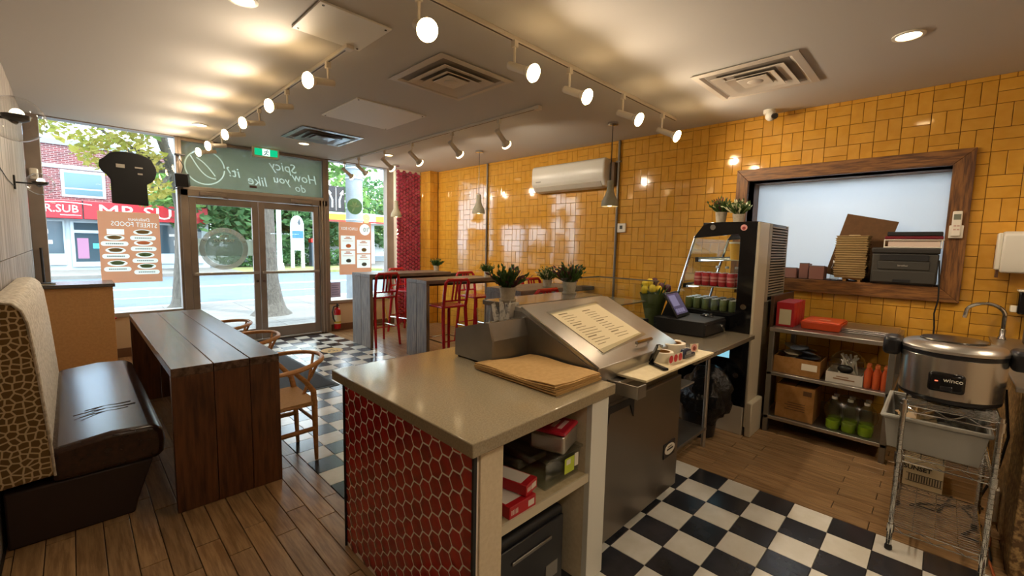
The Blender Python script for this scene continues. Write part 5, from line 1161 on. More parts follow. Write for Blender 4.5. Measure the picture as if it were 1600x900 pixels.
obj('holder', B().box(5.12,5.144,-0.085,0.0,1.735,1.84), WHITE, rm, bevel=0.006); rb_ = obj('remote_body', B().box(5.108,5.135,-0.07,-0.012,1.75,1.955), WHITE, rm, bevel=0.008, seg=3); obj('remote_screen', B().box(5.106,5.109,-0.062,-0.02,1.885,1.93), P('remote_lcd','#767a6b',0.3), rb_); obj('buttons', B().box(5.106,5.109,-0.06,-0.045,1.83,1.84).box(5.106,5.109,-0.04,-0.025,1.83,1.84).box(5.106,5.109,-0.06,-0.045,1.80,1.81).box(5.106,5.109,-0.04,-0.025,1.80,1.81), P('button_pink','#c9a79a',0.5), rb_)
td_ = thing('towel_dispenser','white paper towel dispenser at the right end of the tiled wall','towel dispenser',(5.1,-0.42,1.6)); obj('cover', B().prism([(5.17,1.48),(4.99,1.47),(4.97,1.55),(4.98,1.76),(5.02,1.785),(5.17,1.785)],'y',-0.62,-0.30), WHITE_G, td_, bevel=0.012, seg=3); obj('side_cap', B().box(5.04,5.17,-0.305,-0.275,1.49,1.775), WHITE, td_, bevel=0.01); obj('lock_tab', B().box(5.06,5.15,-0.30,-0.285,1.43,1.49), P('tab_brown','#5b3c2a',0.5), td_)
sp2 = thing('soap_dispenser','black soap dispenser with white push bar beneath the towel box','soap dispenser',(5.13,-0.48,1.27)); obj('body', B().box(5.05,5.175,-0.56,-0.42,1.16,1.33), BLACK_G, sp2, bevel=0.01); obj('top_lid', B().box(5.04,5.175,-0.565,-0.415,1.33,1.345), WHITE, sp2, bevel=0.005); obj('push_bar', B().box(5.06,5.12,-0.42,-0.385,1.17,1.22), WHITE, sp2, bevel=0.005)
ss = thing('steel_canister','squat steel canister at the far right by the sink','canister',(4.9,-0.55,0.955)); obj('body', B().lathe([(0.09,0.956),(0.1,0.97),(0.1,1.06),(0.07,1.10),(0.0,1.12)],(4.9,-0.55,0),20), STEEL_D, ss); obj('knob', B().sph((4.9,-0.55,1.13),0.018), BLACK, ss)
# ------------------------------------------------------------------ ceiling lights, vents, panels
BULB = emis('bulb_face','#ffd79a',22.0)
BULB_F = emis('bulb_face_dim','#ffdda8',5.0)
WARM = (1.0,0.83,0.62)
def lamp(name, loc, dirv, watts, ang=176, blend=0.9, rad=0.04):
    l = bpy.data.lights.new(name,'SPOT'); l.energy = watts; l.spot_size = radians(ang); l.spot_blend = blend; l.shadow_soft_size = rad; l.color = WARM
    o = bpy.data.objects.new(name,l); COL.objects.link(o); o.location = loc; o.rotation_euler = Vector(dirv).to_track_quat('-Z','Y').to_euler(); return o
def track(name,label,p,q):
    t = thing(name,label,'track',((p[0]+q[0])/2,(p[1]+q[1])/2,ZC),kind=None)
    dx,dy = (0.018,0) if abs(p[0]-q[0]) < 0.1 else (0,0.018)
    obj('rail', B().box(min(p[0],q[0])-dx,max(p[0],q[0])+dx,min(p[1],q[1])-dy,max(p[1],q[1])+dy,ZC-0.028,ZC-0.0005), TRACKW, t, bevel=0.003)
    obj('rail_slot', B().box(min(p[0],q[0])-dx*0.35,max(p[0],q[0])+dx*0.35,min(p[1],q[1])-dy*0.35,max(p[1],q[1])+dy*0.35,ZC-0.0295,ZC-0.026), P('slot_dark2','#4c4339',0.5), t)
    e = Vector((q[0]-p[0],q[1]-p[1],0)).normalized()
    c = Vector((p[0],p[1],0)); obj('feed_box', B().box(c.x-0.03,c.x+0.03,c.y-0.03,c.y+0.03,ZC-0.04,ZC-0.0005), TRACKW, t, bevel=0.004)
    return t
track('light_track','left ceiling light track running toward the doors',(1.475,3.16),(1.475,7.68))
track('light_track','right ceiling light track crossing above the serving counter',(1.30,2.2),(4.68,2.2))
track('light_track','far ceiling light track above the bar tables',(3.40,3.05),(3.40,7.65))
def head(label, group, x, y, d, lit, watts, drop=0.15):
    """spotlight: adapter, stem, cylindrical body and bulb facing d"""
    d = Vector(d).normalized(); t = thing('track_spotlight',label,'spotlight',(x,y,ZC-0.03),group=group)
    j = Vector((x,y,ZC-0.03-drop))
    obj('adapter', B().box(x-0.018,x+0.018,y-0.018,y+0.018,ZC-0.075,ZC-0.0295), TRACKW, t, bevel=0.003)
    obj('stem', B().cyl((x,y,ZC-0.075),j,0.009,n=10).cyl(j-d*0.03,j+d*0.03,0.012,n=10), TRACKW, t)
    a, b_ = j-d*0.05, j+d*0.115
    hd = obj('lamp_body', B().cyl(a,b_,0.027,0.029,n=18), TRACKW, t, bevel=0.005)
    obj('bulb_neck', B().cyl(b_,b_+d*0.05,0.026,0.053,n=20), P('bulb_white','#d8cfbf',0.35), t)
    u = d.orthogonal().normalized(); v = d.cross(u); vs = []; c = b_+d*0.05
    pr_ = [(0.052,0.0),(0.058,0.012),(0.054,0.022),(0.038,0.030),(0.0,0.034)]; b = B(); n = 20
    for (r,h) in pr_: vs += [c+d*h+u*(r*cos(2*pi*i/n))+v*(r*sin(2*pi*i/n)) for i in range(n)]
    b.add(vs,[(k*n+i,k*n+(i+1)%n,(k+1)*n+(i+1)%n,(k+1)*n+i) for k in range(4) for i in range(n)])
    obj('bulb_face', b, BULB if lit else BULB_F, t)
    lamp('spot_light', c+d*0.05, d, watts)
n_ = ['first','second','third','fourth','fifth','sixth','seventh']
for i,y in enumerate((3.52,4.43,5.28,6.02,6.91,7.5)):
    head('lit spotlight on the left ceiling track, %s from its near end' % n_[i],'spotlights on the left track',1.475,y,(-0.93,-0.22,-0.2),True,LAMP_W)
for i,x in enumerate((1.43,2.19,2.80,3.59,4.36)):
    head('lit spotlight on the right ceiling track, %s from its left end' % n_[i],'spotlights on the right track',x,2.19,(0.12,-0.9,-0.42) if i else (-0.25,-0.85,-0.5),True,LAMP_W*1.1,0.17)
for i,y in enumerate((3.62,4.47,5.38,6.14,6.97,7.5)):
    head('spotlight on the far ceiling track turned to the tiles, %s from its near end' % n_[i],'spotlights on the far track',3.40,y,(0.85,0.15,-0.55),False,LAMP_W*0.8)
for i,(x,y,lb) in enumerate(((3.894,0.29,'recessed ceiling downlight above the serving opening'),(1.209,6.71,'recessed ceiling downlight left of the left track near the doors'),(2.458,6.746,'recessed ceiling downlight beside the vent by the doors'),(0.784,3.06,'recessed ceiling downlight at the top edge above the plank table'),(3.681,6.511,'recessed ceiling downlight beside the far track'))):
    t = thing('downlight',lb,'downlight',(x,y,ZC),group='recessed ceiling downlights')
    obj('trim_ring', B().lathe([(0.062,ZC-0.001),(0.085,ZC-0.001),(0.085,ZC-0.008),(0.066,ZC-0.010),(0.062,ZC-0.001)],(x,y,0),28), WHITE, t); obj('lens', B().lathe([(0,ZC-0.006),(0.063,ZC-0.005),(0.063,ZC-0.002),(0,ZC-0.002)],(x,y,0),24), BULB_F if i in (2,4) else emis('downlight_lens','#ffdca6',9.0), t)
    lamp('down_light',(x,y,ZC-0.03),(0,0,-1),LAMP_W*(1.4 if i == 0 else 0.6),150,0.8,0.06)
for i,(x,y) in enumerate(((0.6,-0.9),(2.2,-1.2),(3.9,-1.3))):  # unseen downlights added behind the camera to brighten the room
    t = thing('downlight','added unseen fill downlight behind the viewer, %s from the boarded wall' % n_[i],'downlight',(x,y,ZC),group='recessed ceiling downlights')
    obj('trim_ring', B().lathe([(0.062,ZC-0.001),(0.085,ZC-0.001),(0.085,ZC-0.008),(0.066,ZC-0.010),(0.062,ZC-0.001)],(x,y,0),28), WHITE, t); obj('lens', B().lathe([(0,ZC-0.006),(0.063,ZC-0.005),(0.063,ZC-0.002),(0,ZC-0.002)],(x,y,0),24), emis('downlight_lens','#ffdca6',9.0), t)
    lamp('down_light',(x,y,ZC-0.03),(0,0,-1),LAMP_W*2.2,160,0.8,0.08)
def vent(label,cx,cy,s,finish):
    t = thing('ceiling_vent',label,'vent',(cx,cy,ZC),group='square ceiling vents'); VM = finish
    def frame(b,h0,h1,z0,z1):
        """sloped square ring between half sizes h0 (at z0) and h1 (at z1)"""
        V = [(cx+sx*h,cy+sy*h,z) for h,z in ((h0,z0),(h1,z1),(h1,z1+0.004),(h0,z0+0.004)) for sx,sy in ((-1,-1),(1,-1),(1,1),(-1,1))]
        b.add(V,[(k*4+i,k*4+(i+1)%4,((k+1)%4)*4+(i+1)%4,((k+1)%4)*4+i) for k in range(4) for i in range(4)]); return b
    h = s/2
    obj('outer_frame', frame(frame(B(),h,h-0.05,ZC-0.012,ZC-0.018),h-0.05,h-0.075,ZC-0.018,ZC-0.006), VM, t)
    obj('dark_throat', B().box(cx-h+0.06,cx+h-0.06,cy-h+0.06,cy+h-0.06,ZC-0.006,ZC-0.003), P('throat_dark','#8a8075',0.7), t)
    obj('louvre_ring', frame(B(),h-0.115,h-0.19,ZC-0.03,ZC-0.012), VM, t)
    obj('louvre_ring', frame(B(),h-0.20,h-0.262,ZC-0.036,ZC-0.014), VM, t)
    obj('centre_plate', B().box(cx-h+0.27,cx+h-0.27,cy-h+0.27,cy+h-0.27,ZC-0.03,ZC-0.024).lathe([(0,ZC-0.036),(0.05,ZC-0.034),(0.06,ZC-0.03)],(cx,cy,0),18), VM, t, bevel=0.003)
VW = P('vent_paint','#c9bfb2',0.5); VS = P('vent_alu','#9aa0a6',0.25,0.7)
vent('square ceiling vent between the two nearer light tracks',2.37,3.135,0.76,VW); vent('square ceiling vent above the serving opening',4.03,1.23,0.76,VW); vent('shiny square ceiling vent close to the doors',2.47,6.12,0.80,VS)
PANW = P('panel_white','#e6e4df',0.6)
def apanel(label,x0,x1,y0,y1):
    t = thing('access_panel',label,'access panel',((x0+x1)/2,(y0+y1)/2,ZC)); obj('panel', B().box(x0,x1,y0,y1,ZC-0.014,ZC-0.0005), PANW, t, bevel=0.003)
    sc = B()
    for (x,y) in ((x0+0.03,y0+0.03),(x1-0.03,y0+0.03),(x0+0.03,y1-0.03),(x1-0.03,y1-0.03)): sc.cyl((x,y,ZC-0.017),(x,y,ZC-0.013),0.008,n=8)
    obj('screw', sc, BLACK_M, t); return t
apanel('white access panel on the ceiling at the near end of the left track',1.10,1.567,2.715,3.185); apanel('white access panel on the ceiling in front of the shiny vent',2.04,2.84,4.2,5.06)
cv = thing('security_camera','white dome security camera on the ceiling above the brown trim','camera',(5.02,1.38,ZC)); obj('mount', B().lathe([(0.055,ZC-0.001),(0.055,ZC-0.03),(0.045,ZC-0.04),(0,ZC-0.04)],(5.02,1.38,0),22), WHITE, cv); obj('camera_ball', B().sph((5.0,1.36,ZC-0.065),0.05), WHITE, cv); obj('lens', B().cyl((4.965,1.32,ZC-0.08),(4.95,1.305,ZC-0.086),0.028,n=16), BLACK_G, cv)
# cone pendants
CONC = P('concrete_shade','#8f8a76',0.6,noise=(20,'#847f6c',3))
def pend(label,x,y):
    t = thing('pendant_lamp',label,'pendant lamp',(x,y,ZC),group='cone pendant lamps over the bar tables')
    obj('ceiling_cup', B().lathe([(0.06,ZC-0.001),(0.06,ZC-0.025),(0.012,ZC-0.032),(0.0,ZC-0.032)],(x,y,0),22), CHROME, t); obj('cord', B().cyl((x,y,ZC-0.03),(x,y,2.36),0.005,n=6), BLACK, t)
    s_ = obj('shade', B().lathe([(0.012,2.365),(0.034,2.36),(0.04,2.25),(0.055,2.20),(0.092,2.13),(0.098,2.07),(0.092,2.07),(0.085,2.125),(0.045,2.2),(0.03,2.3)],(x,y,0),28), CONC, t)
    obj('bulb', B().sph((x,y,2.115),0.045,14,9), emis('pendant_bulb','#ffdca8',7.0), t); lamp('pendant_light',(x,y,2.05),(0,0,-1),LAMP_W*0.25,120)
pend('cone pendant lamp in front of the air conditioner',4.4,2.80); pend('cone pendant lamp above the middle bar table',4.42,5.13); pend('cone pendant lamp before the right window frame',4.22,7.2)
# globe sconces on the left wall
GLB = glass('globe_glass',(0.96,0.96,0.96,1),1.5)
def sconce(label,x,y,z,r):
    t = thing('globe_sconce',label,'wall lamp',(XL,y,z),group='glass globe wall lamps')
    obj('wall_plate', B().box(XL,XL+0.012,y-0.03,y+0.03,z-0.06,z+0.06), BLACK_M, t, bevel=0.003); obj('arm', B().tube([(XL+0.01,y,z),(x-0.02,y,z)],0.007,8), BLACK_M, t)
    g_ = obj('glass_globe', B().sph((x,y,z),r,28,18), GLB, t); obj('socket', B().tube([(x-0.02,y,z),(x-0.005,y-0.008,z)],[0.02,0.03],14).lathe([(0.03,-0.012),(0.052,0.0),(0.056,0.02),(0.048,0.02),(0.03,0.0)],(x,y,z),20), BLACK, t); obj('bulb', B().sph((x+0.005,y-0.01,z+0.025),0.028,14,9), emis('sconce_bulb','#ffe6bd',4.0), t)
sconce('glass globe wall lamp nearest on the whitewashed wall',-0.17,3.53,2.205,0.115); sconce('glass globe wall lamp farther along near the left window',-0.17,5.87,2.06,0.095)
solo('lamp_cable', B().tube([(XL+0.006,3.6,2.14),(XL+0.006,4.4,2.09),(XL+0.006,5.2,2.03),(XL+0.006,5.8,2.02)],0.003,5), BLACK_M, 'thin dark cable between the two globe wall lamps', 'cable')

# ------------------------------------------------------------------ potted plants
def plant(label,x,y,z,r,h,kind,seed):
    rr = random.Random(seed); t = thing('potted_plant',label,'potted plant',(x,y,z),group='small pots of artificial greenery')
    obj('pot', B().lathe([(r*0.72,z+0.006),(r*0.78,z+0.008),(r,z+h),(r*0.9,z+h),(r*0.8,z+h*0.8)],(x,y,0),18), POT, t)
    obj('saucer', B().lathe([(0,z+0.0005),(r*0.95,z+0.0005),(r*1.0,z+0.012),(r*0.8,z+0.012),(0,z+0.008)],(x,y,0),18), POT, t); obj('soil', B().lathe([(0,z+h*0.86),(r*0.88,z+h*0.86),(r*0.85,z+h*0.8),(0,z+h*0.8)],(x,y,0),14), SOIL, t)
    g = B(); f2 = B(); S = r/0.06
    for i in range(95):
        a = rr.uniform(0,2*pi); e = rr.uniform(0.15,1.0); L_ = rr.uniform(0.09,0.175)*S
        d = Vector((cos(a)*e,sin(a)*e,rr.uniform(0.5,1.2))).normalized(); p = Vector((x+cos(a)*r*0.5*e,y+sin(a)*r*0.5*e,z+h*0.88))
        q = p+d*L_; s_ = d.cross(Vector((rr.uniform(-1,1),rr.uniform(-1,1),0.3))).normalized()*0.009*S; tgt = f2 if (kind and i%4 == 0) else g
        for k in range(3):
            m2 = p+(q-p)*(0.3+0.3*k); side = s_*(1 if k%2 else -1)*1.8
            tgt.add([m2,m2+side+d*0.012*S,m2+side*0.9+d*0.035*S,m2+d*0.02*S],[(0,1,2,3)])
        tgt.add([p,p+(q-p)*0.6+s_,q,p+(q-p)*0.6-s_],[(0,1,2,3)])
    obj('foliage', g, LEAF, t, smooth=0)
    if kind:
        f2m = {1: LEAF_P, 2: LEAF_L, 3: P('white_flower','#d7d3ab',0.6)}[kind]; obj('blossom', f2, f2m, t, smooth=0)
plant('pot plant with reddish sprigs at the left end of the stone ledge',2.20,2.22,1.2,0.062,0.10,1,1); plant('pot plant with purple sprigs at the right end of the stone ledge',2.98,2.26,1.2,0.062,0.10,1,2)
plant('pale green pot plant on the bar table behind the ledge, right of its neighbour',4.1,3.45,1.1,0.06,0.09,3,3); plant('small pot plant on the window bar table near the far corner',4.53,6.38,1.122,0.05,0.09,0,4)
plant('pot plant on the end of the middle bar table',4.50,5.0,1.10,0.05,0.09,0,5); plant('dark leafed pot plant on top of the display case',4.32,1.53,1.84,0.052,0.11,1,6); plant('yellow green pot plant on top of the display case',4.3,1.37,1.84,0.052,0.085,3,7)

# ------------------------------------------------------------------ on and near the shop windows
ex = thing('exit_sign','green running figure exit sign hanging from the ceiling above the doors','exit sign',(2.2,7.55,ZC))
obj('housing', B().box(2.0,2.37,7.54,7.60,2.855,ZC-0.001), WHITE, ex, bevel=0.006); EG = emis('exit_green','#0f9a68',0.8)
fcx = obj('green_panel', B().box(2.025,2.345,7.536,7.54,2.885,2.985), EG, ex); b = B().box(2.13,2.235,7.534,7.536,2.885,2.985); obj('white_field', b, emis('exit_white','#c9ece0',0.9), fcx)
mn = B(); yy = 7.533
for pts in ([(2.19,2.955),(2.18,2.925)],[(2.18,2.925),(2.20,2.905),(2.222,2.905)],[(2.18,2.925),(2.168,2.903),(2.145,2.893)],[(2.188,2.95),(2.21,2.942),(2.218,2.955)],[(2.188,2.95),(2.165,2.948),(2.155,2.93)]): mn.tube([(x,yy,z) for x,z in pts],0.006,6)
mn.sph((2.196,yy,2.97),0.008,10,6); obj('running_figure', mn, P('figure_dark','#17322c',0.6), fcx)
spk = thing('wall_speaker','black box speaker on a bracket at the left door jamb','speaker',(1.14,7.6,2.4)); b = B(); b.T = Matrix.Translation((1.13,7.58,2.40)) @ Matrix.Rotation(radians(-20),4,'Z') @ Matrix.Rotation(radians(8),4,'X'); b.box(-0.075,0.075,-0.06,0.06,-0.09,0.09); obj('cabinet', b, BLACK, spk, bevel=0.01); obj('bracket', B().box(1.1,1.12,7.62,7.69,2.35,2.45), BLACK_M, spk); obj('cable', B().tube([(1.13,7.62,2.5),(1.16,7.63,2.6),(1.12,7.64,2.68),(1.12,7.65,2.72)],0.005,6).tube([(1.1,7.63,2.33),(1.05,7.64,2.30),(1.03,7.65,2.27),(1.09,7.66,2.29)],0.006,6), BLACK_M, spk)
sc2 = thing('door_camera','small black camera on the mullion above the speaker','camera',(1.12,7.62,2.74)); obj('body', B().box(1.06,1.18,7.6,7.66,2.735,2.76), BLACK, sc2, bevel=0.006); obj('bracket', B().cyl((1.12,7.65,2.68),(1.12,7.65,2.735),0.01), STEEL, sc2)
solo('transom_sticker', B().box(1.99,2.09,YF+0.03,YF+0.034,2.40,2.435).box(2.06,2.085,YF+0.028,YF+0.03,2.405,2.43), P('sticker_maroon','#5a3a30',0.5), 'small brown sticker low on the olive transom window', 'sticker')
TS = P('black_cotton','#101012',0.9)
sh_ = thing('display_shirt','black t-shirt stretched flat and hung in the left window','t-shirt',(0.58,7.66,2.3))
# outline of the shirt, seen from inside
top = [(0.345,2.60),(0.40,2.665),(0.46,2.69),(0.53,2.70),(0.60,2.695),(0.68,2.69),(0.76,2.665),(0.815,2.63)]
out = [(0.395,2.03),(0.76,2.02),(0.755,2.30),(0.80,2.33),(0.835,2.37),(0.86,2.45),(0.86,2.52)]+top[::-1]+[(0.30,2.56),(0.292,2.49),(0.315,2.43),(0.36,2.39),(0.395,2.33)]
obj('shirt_body', B().prism(out,'y',7.648,7.672), TS, sh_, bevel=0.01, seg=3)
prt = B().box(0.455,0.54,7.645,7.648,2.49,2.535).box(0.64,0.72,7.645,7.648,2.50,2.518).box(0.665,0.715,7.645,7.648,2.42,2.44); obj('chest_print', prt, P('shirt_print','#a39d92',0.8), sh_); obj('hanger_wire', B().tube([(0.58,7.67,2.68),(0.58,7.69,2.9),(0.58,7.69,ZC-0.002)],0.0025,5), STEEL, sh_)
POS = film('poster_orange','#dba888',0.85); PWH = film('poster_white','#e9eee6',0.92); PFD = film('poster_food','#a58a5e',0.92); PGR = film('poster_green','#7f8f66',0.92)
PAP = film('poster_paper','#f2f3ec',0.93); INK = film('orange_ink','#e0966a',0.9); CAPG = film('caption_grey','#8d9a96',0.95)
po = thing('menu_poster','orange street food menu poster seen from behind on the left window','poster',(0.56,7.72,1.46))
obj('sheet', B().box(0.25,0.872,YF+0.046,YF+0.048,0.995,1.93), PAP, po)
spots = [(0.69,1.59),(0.69,1.445),(0.70,1.285),(0.71,1.13),(0.40,1.51),(0.405,1.345),(0.415,1.175)]
holes = [pill(x-0.135,x+0.135,z-0.03,z+0.03) for x,z in spots]+[circ(x,z+0.078,0.10,0.038,22) for x,z in spots]+[rect(0.33,0.50,1.63,1.70)]
ink('orange_print', po, YF+0.0445, rect(0.25,0.872,0.995,1.93), holes, [('Delicious',0.06,(0.66,1.835),-0.03,1.0,0.2),('STREET FOODS',0.088,(0.61,1.765),-0.03,0.78,0)], INK)
for i,(x,z) in enumerate(spots):
    b = B()
    for k in range(9): b.box(x-0.088+0.02*k,x-0.074+0.02*k,YF+0.0435,YF+0.0445,z-0.008,z+0.008)
    o_ = obj('caption_print', b, CAPG, po); o_['kind'] = 'stuff'
    b = B(); b.prism([(x+0.072*cos(a)*(1+0.12*sin(5*a)),z+0.082+0.026*sin(a)) for a in [2*pi*q/22 for q in range(22)]],'y',YF+0.0435,YF+0.0445); obj('food_picture', b, [PFD,INK,PGR,PGR,PFD,PFD,PGR][i], po)
p2 = thing('price_poster','orange price poster with four white panels on the right window','poster',(3.7,7.72,1.48)); X0,X1 = 3.385,4.005
obj('sheet', B().box(X0,X1,YF+0.046,YF+0.048,1.0,1.96), PAP, p2)
pans = ((3.42,1.46),(3.72,1.39),(3.42,1.19),(3.72,1.12))
ink('orange_print', p2, YF+0.0445, rect(X0,X1,1.0,1.96), [circ(3.88,1.83,0.105,0.105,28)]+[rect(x0_,x0_+0.265,z0_,z0_+0.25) for x0_,z0_ in pans], [('LUNCH BOX',0.075,(3.58,1.835),0,0.72,0)], INK)
DKO = film('dark_print','#7b7f78',0.95); txt('lettering','10',0.11,DKO,p2,(3.90,YF+0.042,1.825),FACE_NY,mirror=True); txt('lettering','$',0.05,DKO,p2,(3.96,YF+0.042,1.86),FACE_NY,mirror=True)
for i,(x0_,z0_) in enumerate(pans):
    b = B().box(x0_+0.06,x0_+0.2,YF+0.0435,YF+0.0445,z0_+0.19,z0_+0.205).box(x0_+0.09,x0_+0.17,YF+0.0435,YF+0.0445,z0_+0.215,z0_+0.23); b.box(x0_+0.03,x0_+0.23,YF+0.0435,YF+0.0445,z0_+0.15,z0_+0.156)
    o_ = obj('panel_heading', b, INK, p2); o_['kind'] = 'stuff'; b = B(); b.prism([(x0_+0.14+0.05*cos(a),z0_+0.065+0.035*sin(a)) for a in [2*pi*q/18 for q in range(18)]],'y',YF+0.0435,YF+0.0445); obj('food_picture', b, [INK,PFD,DKO,DKO][i], p2)
gd = thing('green_decal','round green leaf decal on the right window above the price poster','decal',(3.69,7.72,2.24)); b = B(); b.prism([(3.69+0.145*cos(2*pi*i/32),2.245+0.145*sin(2*pi*i/32)) for i in range(32)],'y',YF+0.046,YF+0.048); obj('disc', b, film('decal_green','#6d8a5a',0.85), gd)
lv = B()
for a in (0.3,1.2,2.0,2.9,4.2): lv.add([(3.69,YF+0.045,2.235),(3.69+0.06*cos(a)-0.018*sin(a),YF+0.045,2.235+0.06*sin(a)+0.018*cos(a)),(3.69+0.115*cos(a),YF+0.045,2.235+0.115*sin(a)),(3.69+0.06*cos(a)+0.018*sin(a),YF+0.045,2.235+0.06*sin(a)-0.018*cos(a))],[(0,1,2,3)])
obj('leaf_print', lv, film('decal_pale','#a5b58c',0.9), gd, smooth=0)
ntc = thing('window_notice','small pinkish notice taped low on the right window by the door','notice',(3.3,7.72,0.75)); obj('sheet', B().box(3.215,3.40,YF+0.046,YF+0.048,0.60,0.87), film('notice_pink','#a98f92',0.9), ntc); b = B()
for k in range(5): b.box(3.24,3.37-0.02*(k%2),YF+0.045,YF+0.046,0.65+0.04*k,0.66+0.04*k)
obj('notice_print', b, film('notice_ink','#6d6468',0.9), ntc)
# ------------------------------------------------------------------ outside: street, trees, buildings
ASPH = P('asphalt','#4e5a66',0.8,noise=(3,'#576370',5),bump=(60,0.3,0.01)); CONCR = P('pavement_concrete','#75726c',0.85,noise=(2,'#6b6762',4),bump=(80,0.2,0.005))
GRASS = P('lawn','#6a7a3d',0.9,noise=(3,'#8a8455',4)); DIRT = P('tree_pit_soil','#6d5f4d',0.95,noise=(9,'#8c7a5c',4),bump=(30,0.6,0.02))
gz = -0.10
struct('ground', B().box(-60,90,-8,130,-0.6,-0.25), P('far_ground','#8d8f8a',0.9), 'broad grey ground under the street outside', 'ground')
pv = struct('pavement', B().box(-30,40,YF+0.14,13.9,-0.3,gz-0.012), P('joint_grey','#6d6860',0.9), 'pale concrete pavement outside the shop', 'pavement')
for i in range(-6,14):
    for (ya,yb) in ((YF+0.15,9.75),(9.77,11.8),(11.82,13.75)):
        if ya > 9.8 and ya < 11 and 2.2 < i*1.5+0.75 < 4.2: continue
        obj('paving_slab', B().box(i*1.5+0.006,i*1.5+1.494,ya,yb,gz-0.012,gz), CONCR, pv)
struct('kerb', B().box(-30,40,13.76,13.98,-0.3,gz+0.005), P('kerb_stone','#c2bdb2',0.85), 'pale kerb along the near edge of the street', 'kerb')
struct('road', B().box(-50,80,13.98,25.6,-0.4,-0.2), ASPH, 'wide blue grey asphalt street outside', 'road')
mk = B().box(-50,80,19.7,19.82,-0.2,-0.197).box(-50,80,20.0,20.12,-0.2,-0.197)
for i in range(-8,14): mk.box(i*5,i*5+2.4,16.9,17.02,-0.2,-0.197)
obj('lane_marking', mk, P('road_paint','#d6d6d2',0.7), bpy.data.objects['road'])
struct('far_pavement', B().box(-50,6.2,25.6,30.0,-0.4,-0.05), CONCR, 'pavement on the far side of the street before the sub shop', 'pavement'); struct('verge', B().box(6.2,14,25.6,32,-0.4,-0.06), GRASS, 'grassy verge across the street beneath the trees', 'verge'); struct('forecourt', B().box(14,80,25.6,70,-0.4,-0.12), CONCR, 'pale forecourt of the fuel station', 'forecourt')
pt_ = struct('tree_pit', B().box(2.2,4.45,10.0,11.85,-0.3,gz-0.002), DIRT, 'square soil pit around the street tree trunk', 'tree pit')
def leafcloud(b, c, R, n, size, rr):
    for i in range(n):
        a = rr.uniform(0,2*pi); z = rr.uniform(-1,1); r_ = rr.uniform(0.45,1.0)**0.6; q = sqrt(1-z*z)
        p = Vector((c[0]+R[0]*r_*q*cos(a),c[1]+R[1]*r_*q*sin(a),c[2]+R[2]*r_*z))
        u = Vector((rr.uniform(-1,1),rr.uniform(-1,1),rr.uniform(-0.6,0.6))).normalized(); v = u.cross(Vector((rr.uniform(-1,1),rr.uniform(-1,1),rr.uniform(-1,1)))).normalized(); s_ = size*rr.uniform(0.6,1.3)
        o_ = len(b.v); b.v += [p-u*s_,p+v*s_*0.5,p+u*s_,p-v*s_*0.5]; b.f.append((o_,o_+1,o_+2,o_+3)); b.m.append(0)
def fol(name,c1,c2):
    m_ = P(name,c1,0.6,noise=(0.9,c2,3)); nt = m_.node_tree; bs = nt.nodes['Principled BSDF']; o = [n for n in nt.nodes if n.type == 'OUTPUT_MATERIAL'][0]
    t = nt.nodes.new('ShaderNodeBsdfTranslucent'); mx = nt.nodes.new('ShaderNodeMixShader'); mx.inputs[0].default_value = 0.4
    src = bs.inputs['Base Color'].links[0].from_socket; nt.links.new(src, t.inputs[0]); nt.links.new(bs.outputs[0],mx.inputs[1]); nt.links.new(t.outputs[0],mx.inputs[2]); nt.links.new(mx.outputs[0],o.inputs[0]); return m_
FG = fol('foliage_green','#5f8440','#7f9f55'); FY_ = fol('foliage_yellow','#84923a','#a39340'); FD_ = fol('foliage_dark','#41683f','#5f8650'); FBL = fol('foliage_bright','#76994a','#90aa5c')
BARK = P('bark','#6e675e',0.9,noise=(5,'#57514a',5),stretch=(5,5,1),bump=(14,0.9,0.04))
def tree(label, x, y, trunk, tr, clouds, fm, seed, leaf_=0.12, z0=gz, branches=True):
    rr = random.Random(seed); t = thing('street_tree',label,'tree',(x,y,z0),group='trees along the street')
    pts = [(x+dx,y,z0+dz) for dx,dz in trunk]; k = len(pts)
    tb_ = B().tube(pts,[tr*(1.55 if i == 0 else 1.0-0.45*i/k) for i in range(k)],14); 
    tb_.tube([(x,y,z0-0.02),(x,y,z0+0.12),(x,y,z0+0.45)],[tr*2.3,tr*1.6,tr*1.05],14); obj('trunk', tb_, BARK, t)
    b = B()
    br = B()
    for (c,R,n) in clouds:
        C_ = (x+c[0],y+c[1],z0+c[2]); leafcloud(b,C_,R,n,leaf_,rr)
        if branches:
            p = Vector(pts[-2]); q = Vector(C_); m2 = (p+q)/2+Vector((0,0,-0.2)); br.tube([p,m2,q],[tr*0.35,tr*0.22,tr*0.08],7)
    if branches: obj('branches', br, BARK, t)
    o = obj('foliage', b, fm, t, smooth=0, merge=False)
tree('street tree whose thick trunk stands behind the right door',3.18,10.95,[(0,0),(-0.02,0.8),(-0.05,1.8),(-0.06,2.8),(0.0,3.9),(0.1,5.0)],0.20,[((-1.2,0.3,4.6),(1.8,1.5,1.0),1500),((0.8,0.2,4.9),(1.6,1.5,1.1),1400),((2.2,0.6,4.2),(0.9,1.0,0.9),500)],FG,11,0.11)
tree('slender street tree behind the menu poster with yellow green branches',1.85,13.2,[(0,0),(0.02,1.2),(0.06,2.4),(-0.05,3.3),(-0.3,4.2)],0.15,[((-1.0,-0.4,3.45),(0.8,0.8,0.42),420),((-1.5,-0.2,4.2),(1.4,1.0,0.6),750),((-0.2,0.2,4.9),(1.6,1.2,0.8),900),((-2.3,0.2,5.0),(1.2,1.0,0.6),500),((-0.65,-0.5,2.8),(0.55,0.6,0.3),200)],FY_,12,0.085)
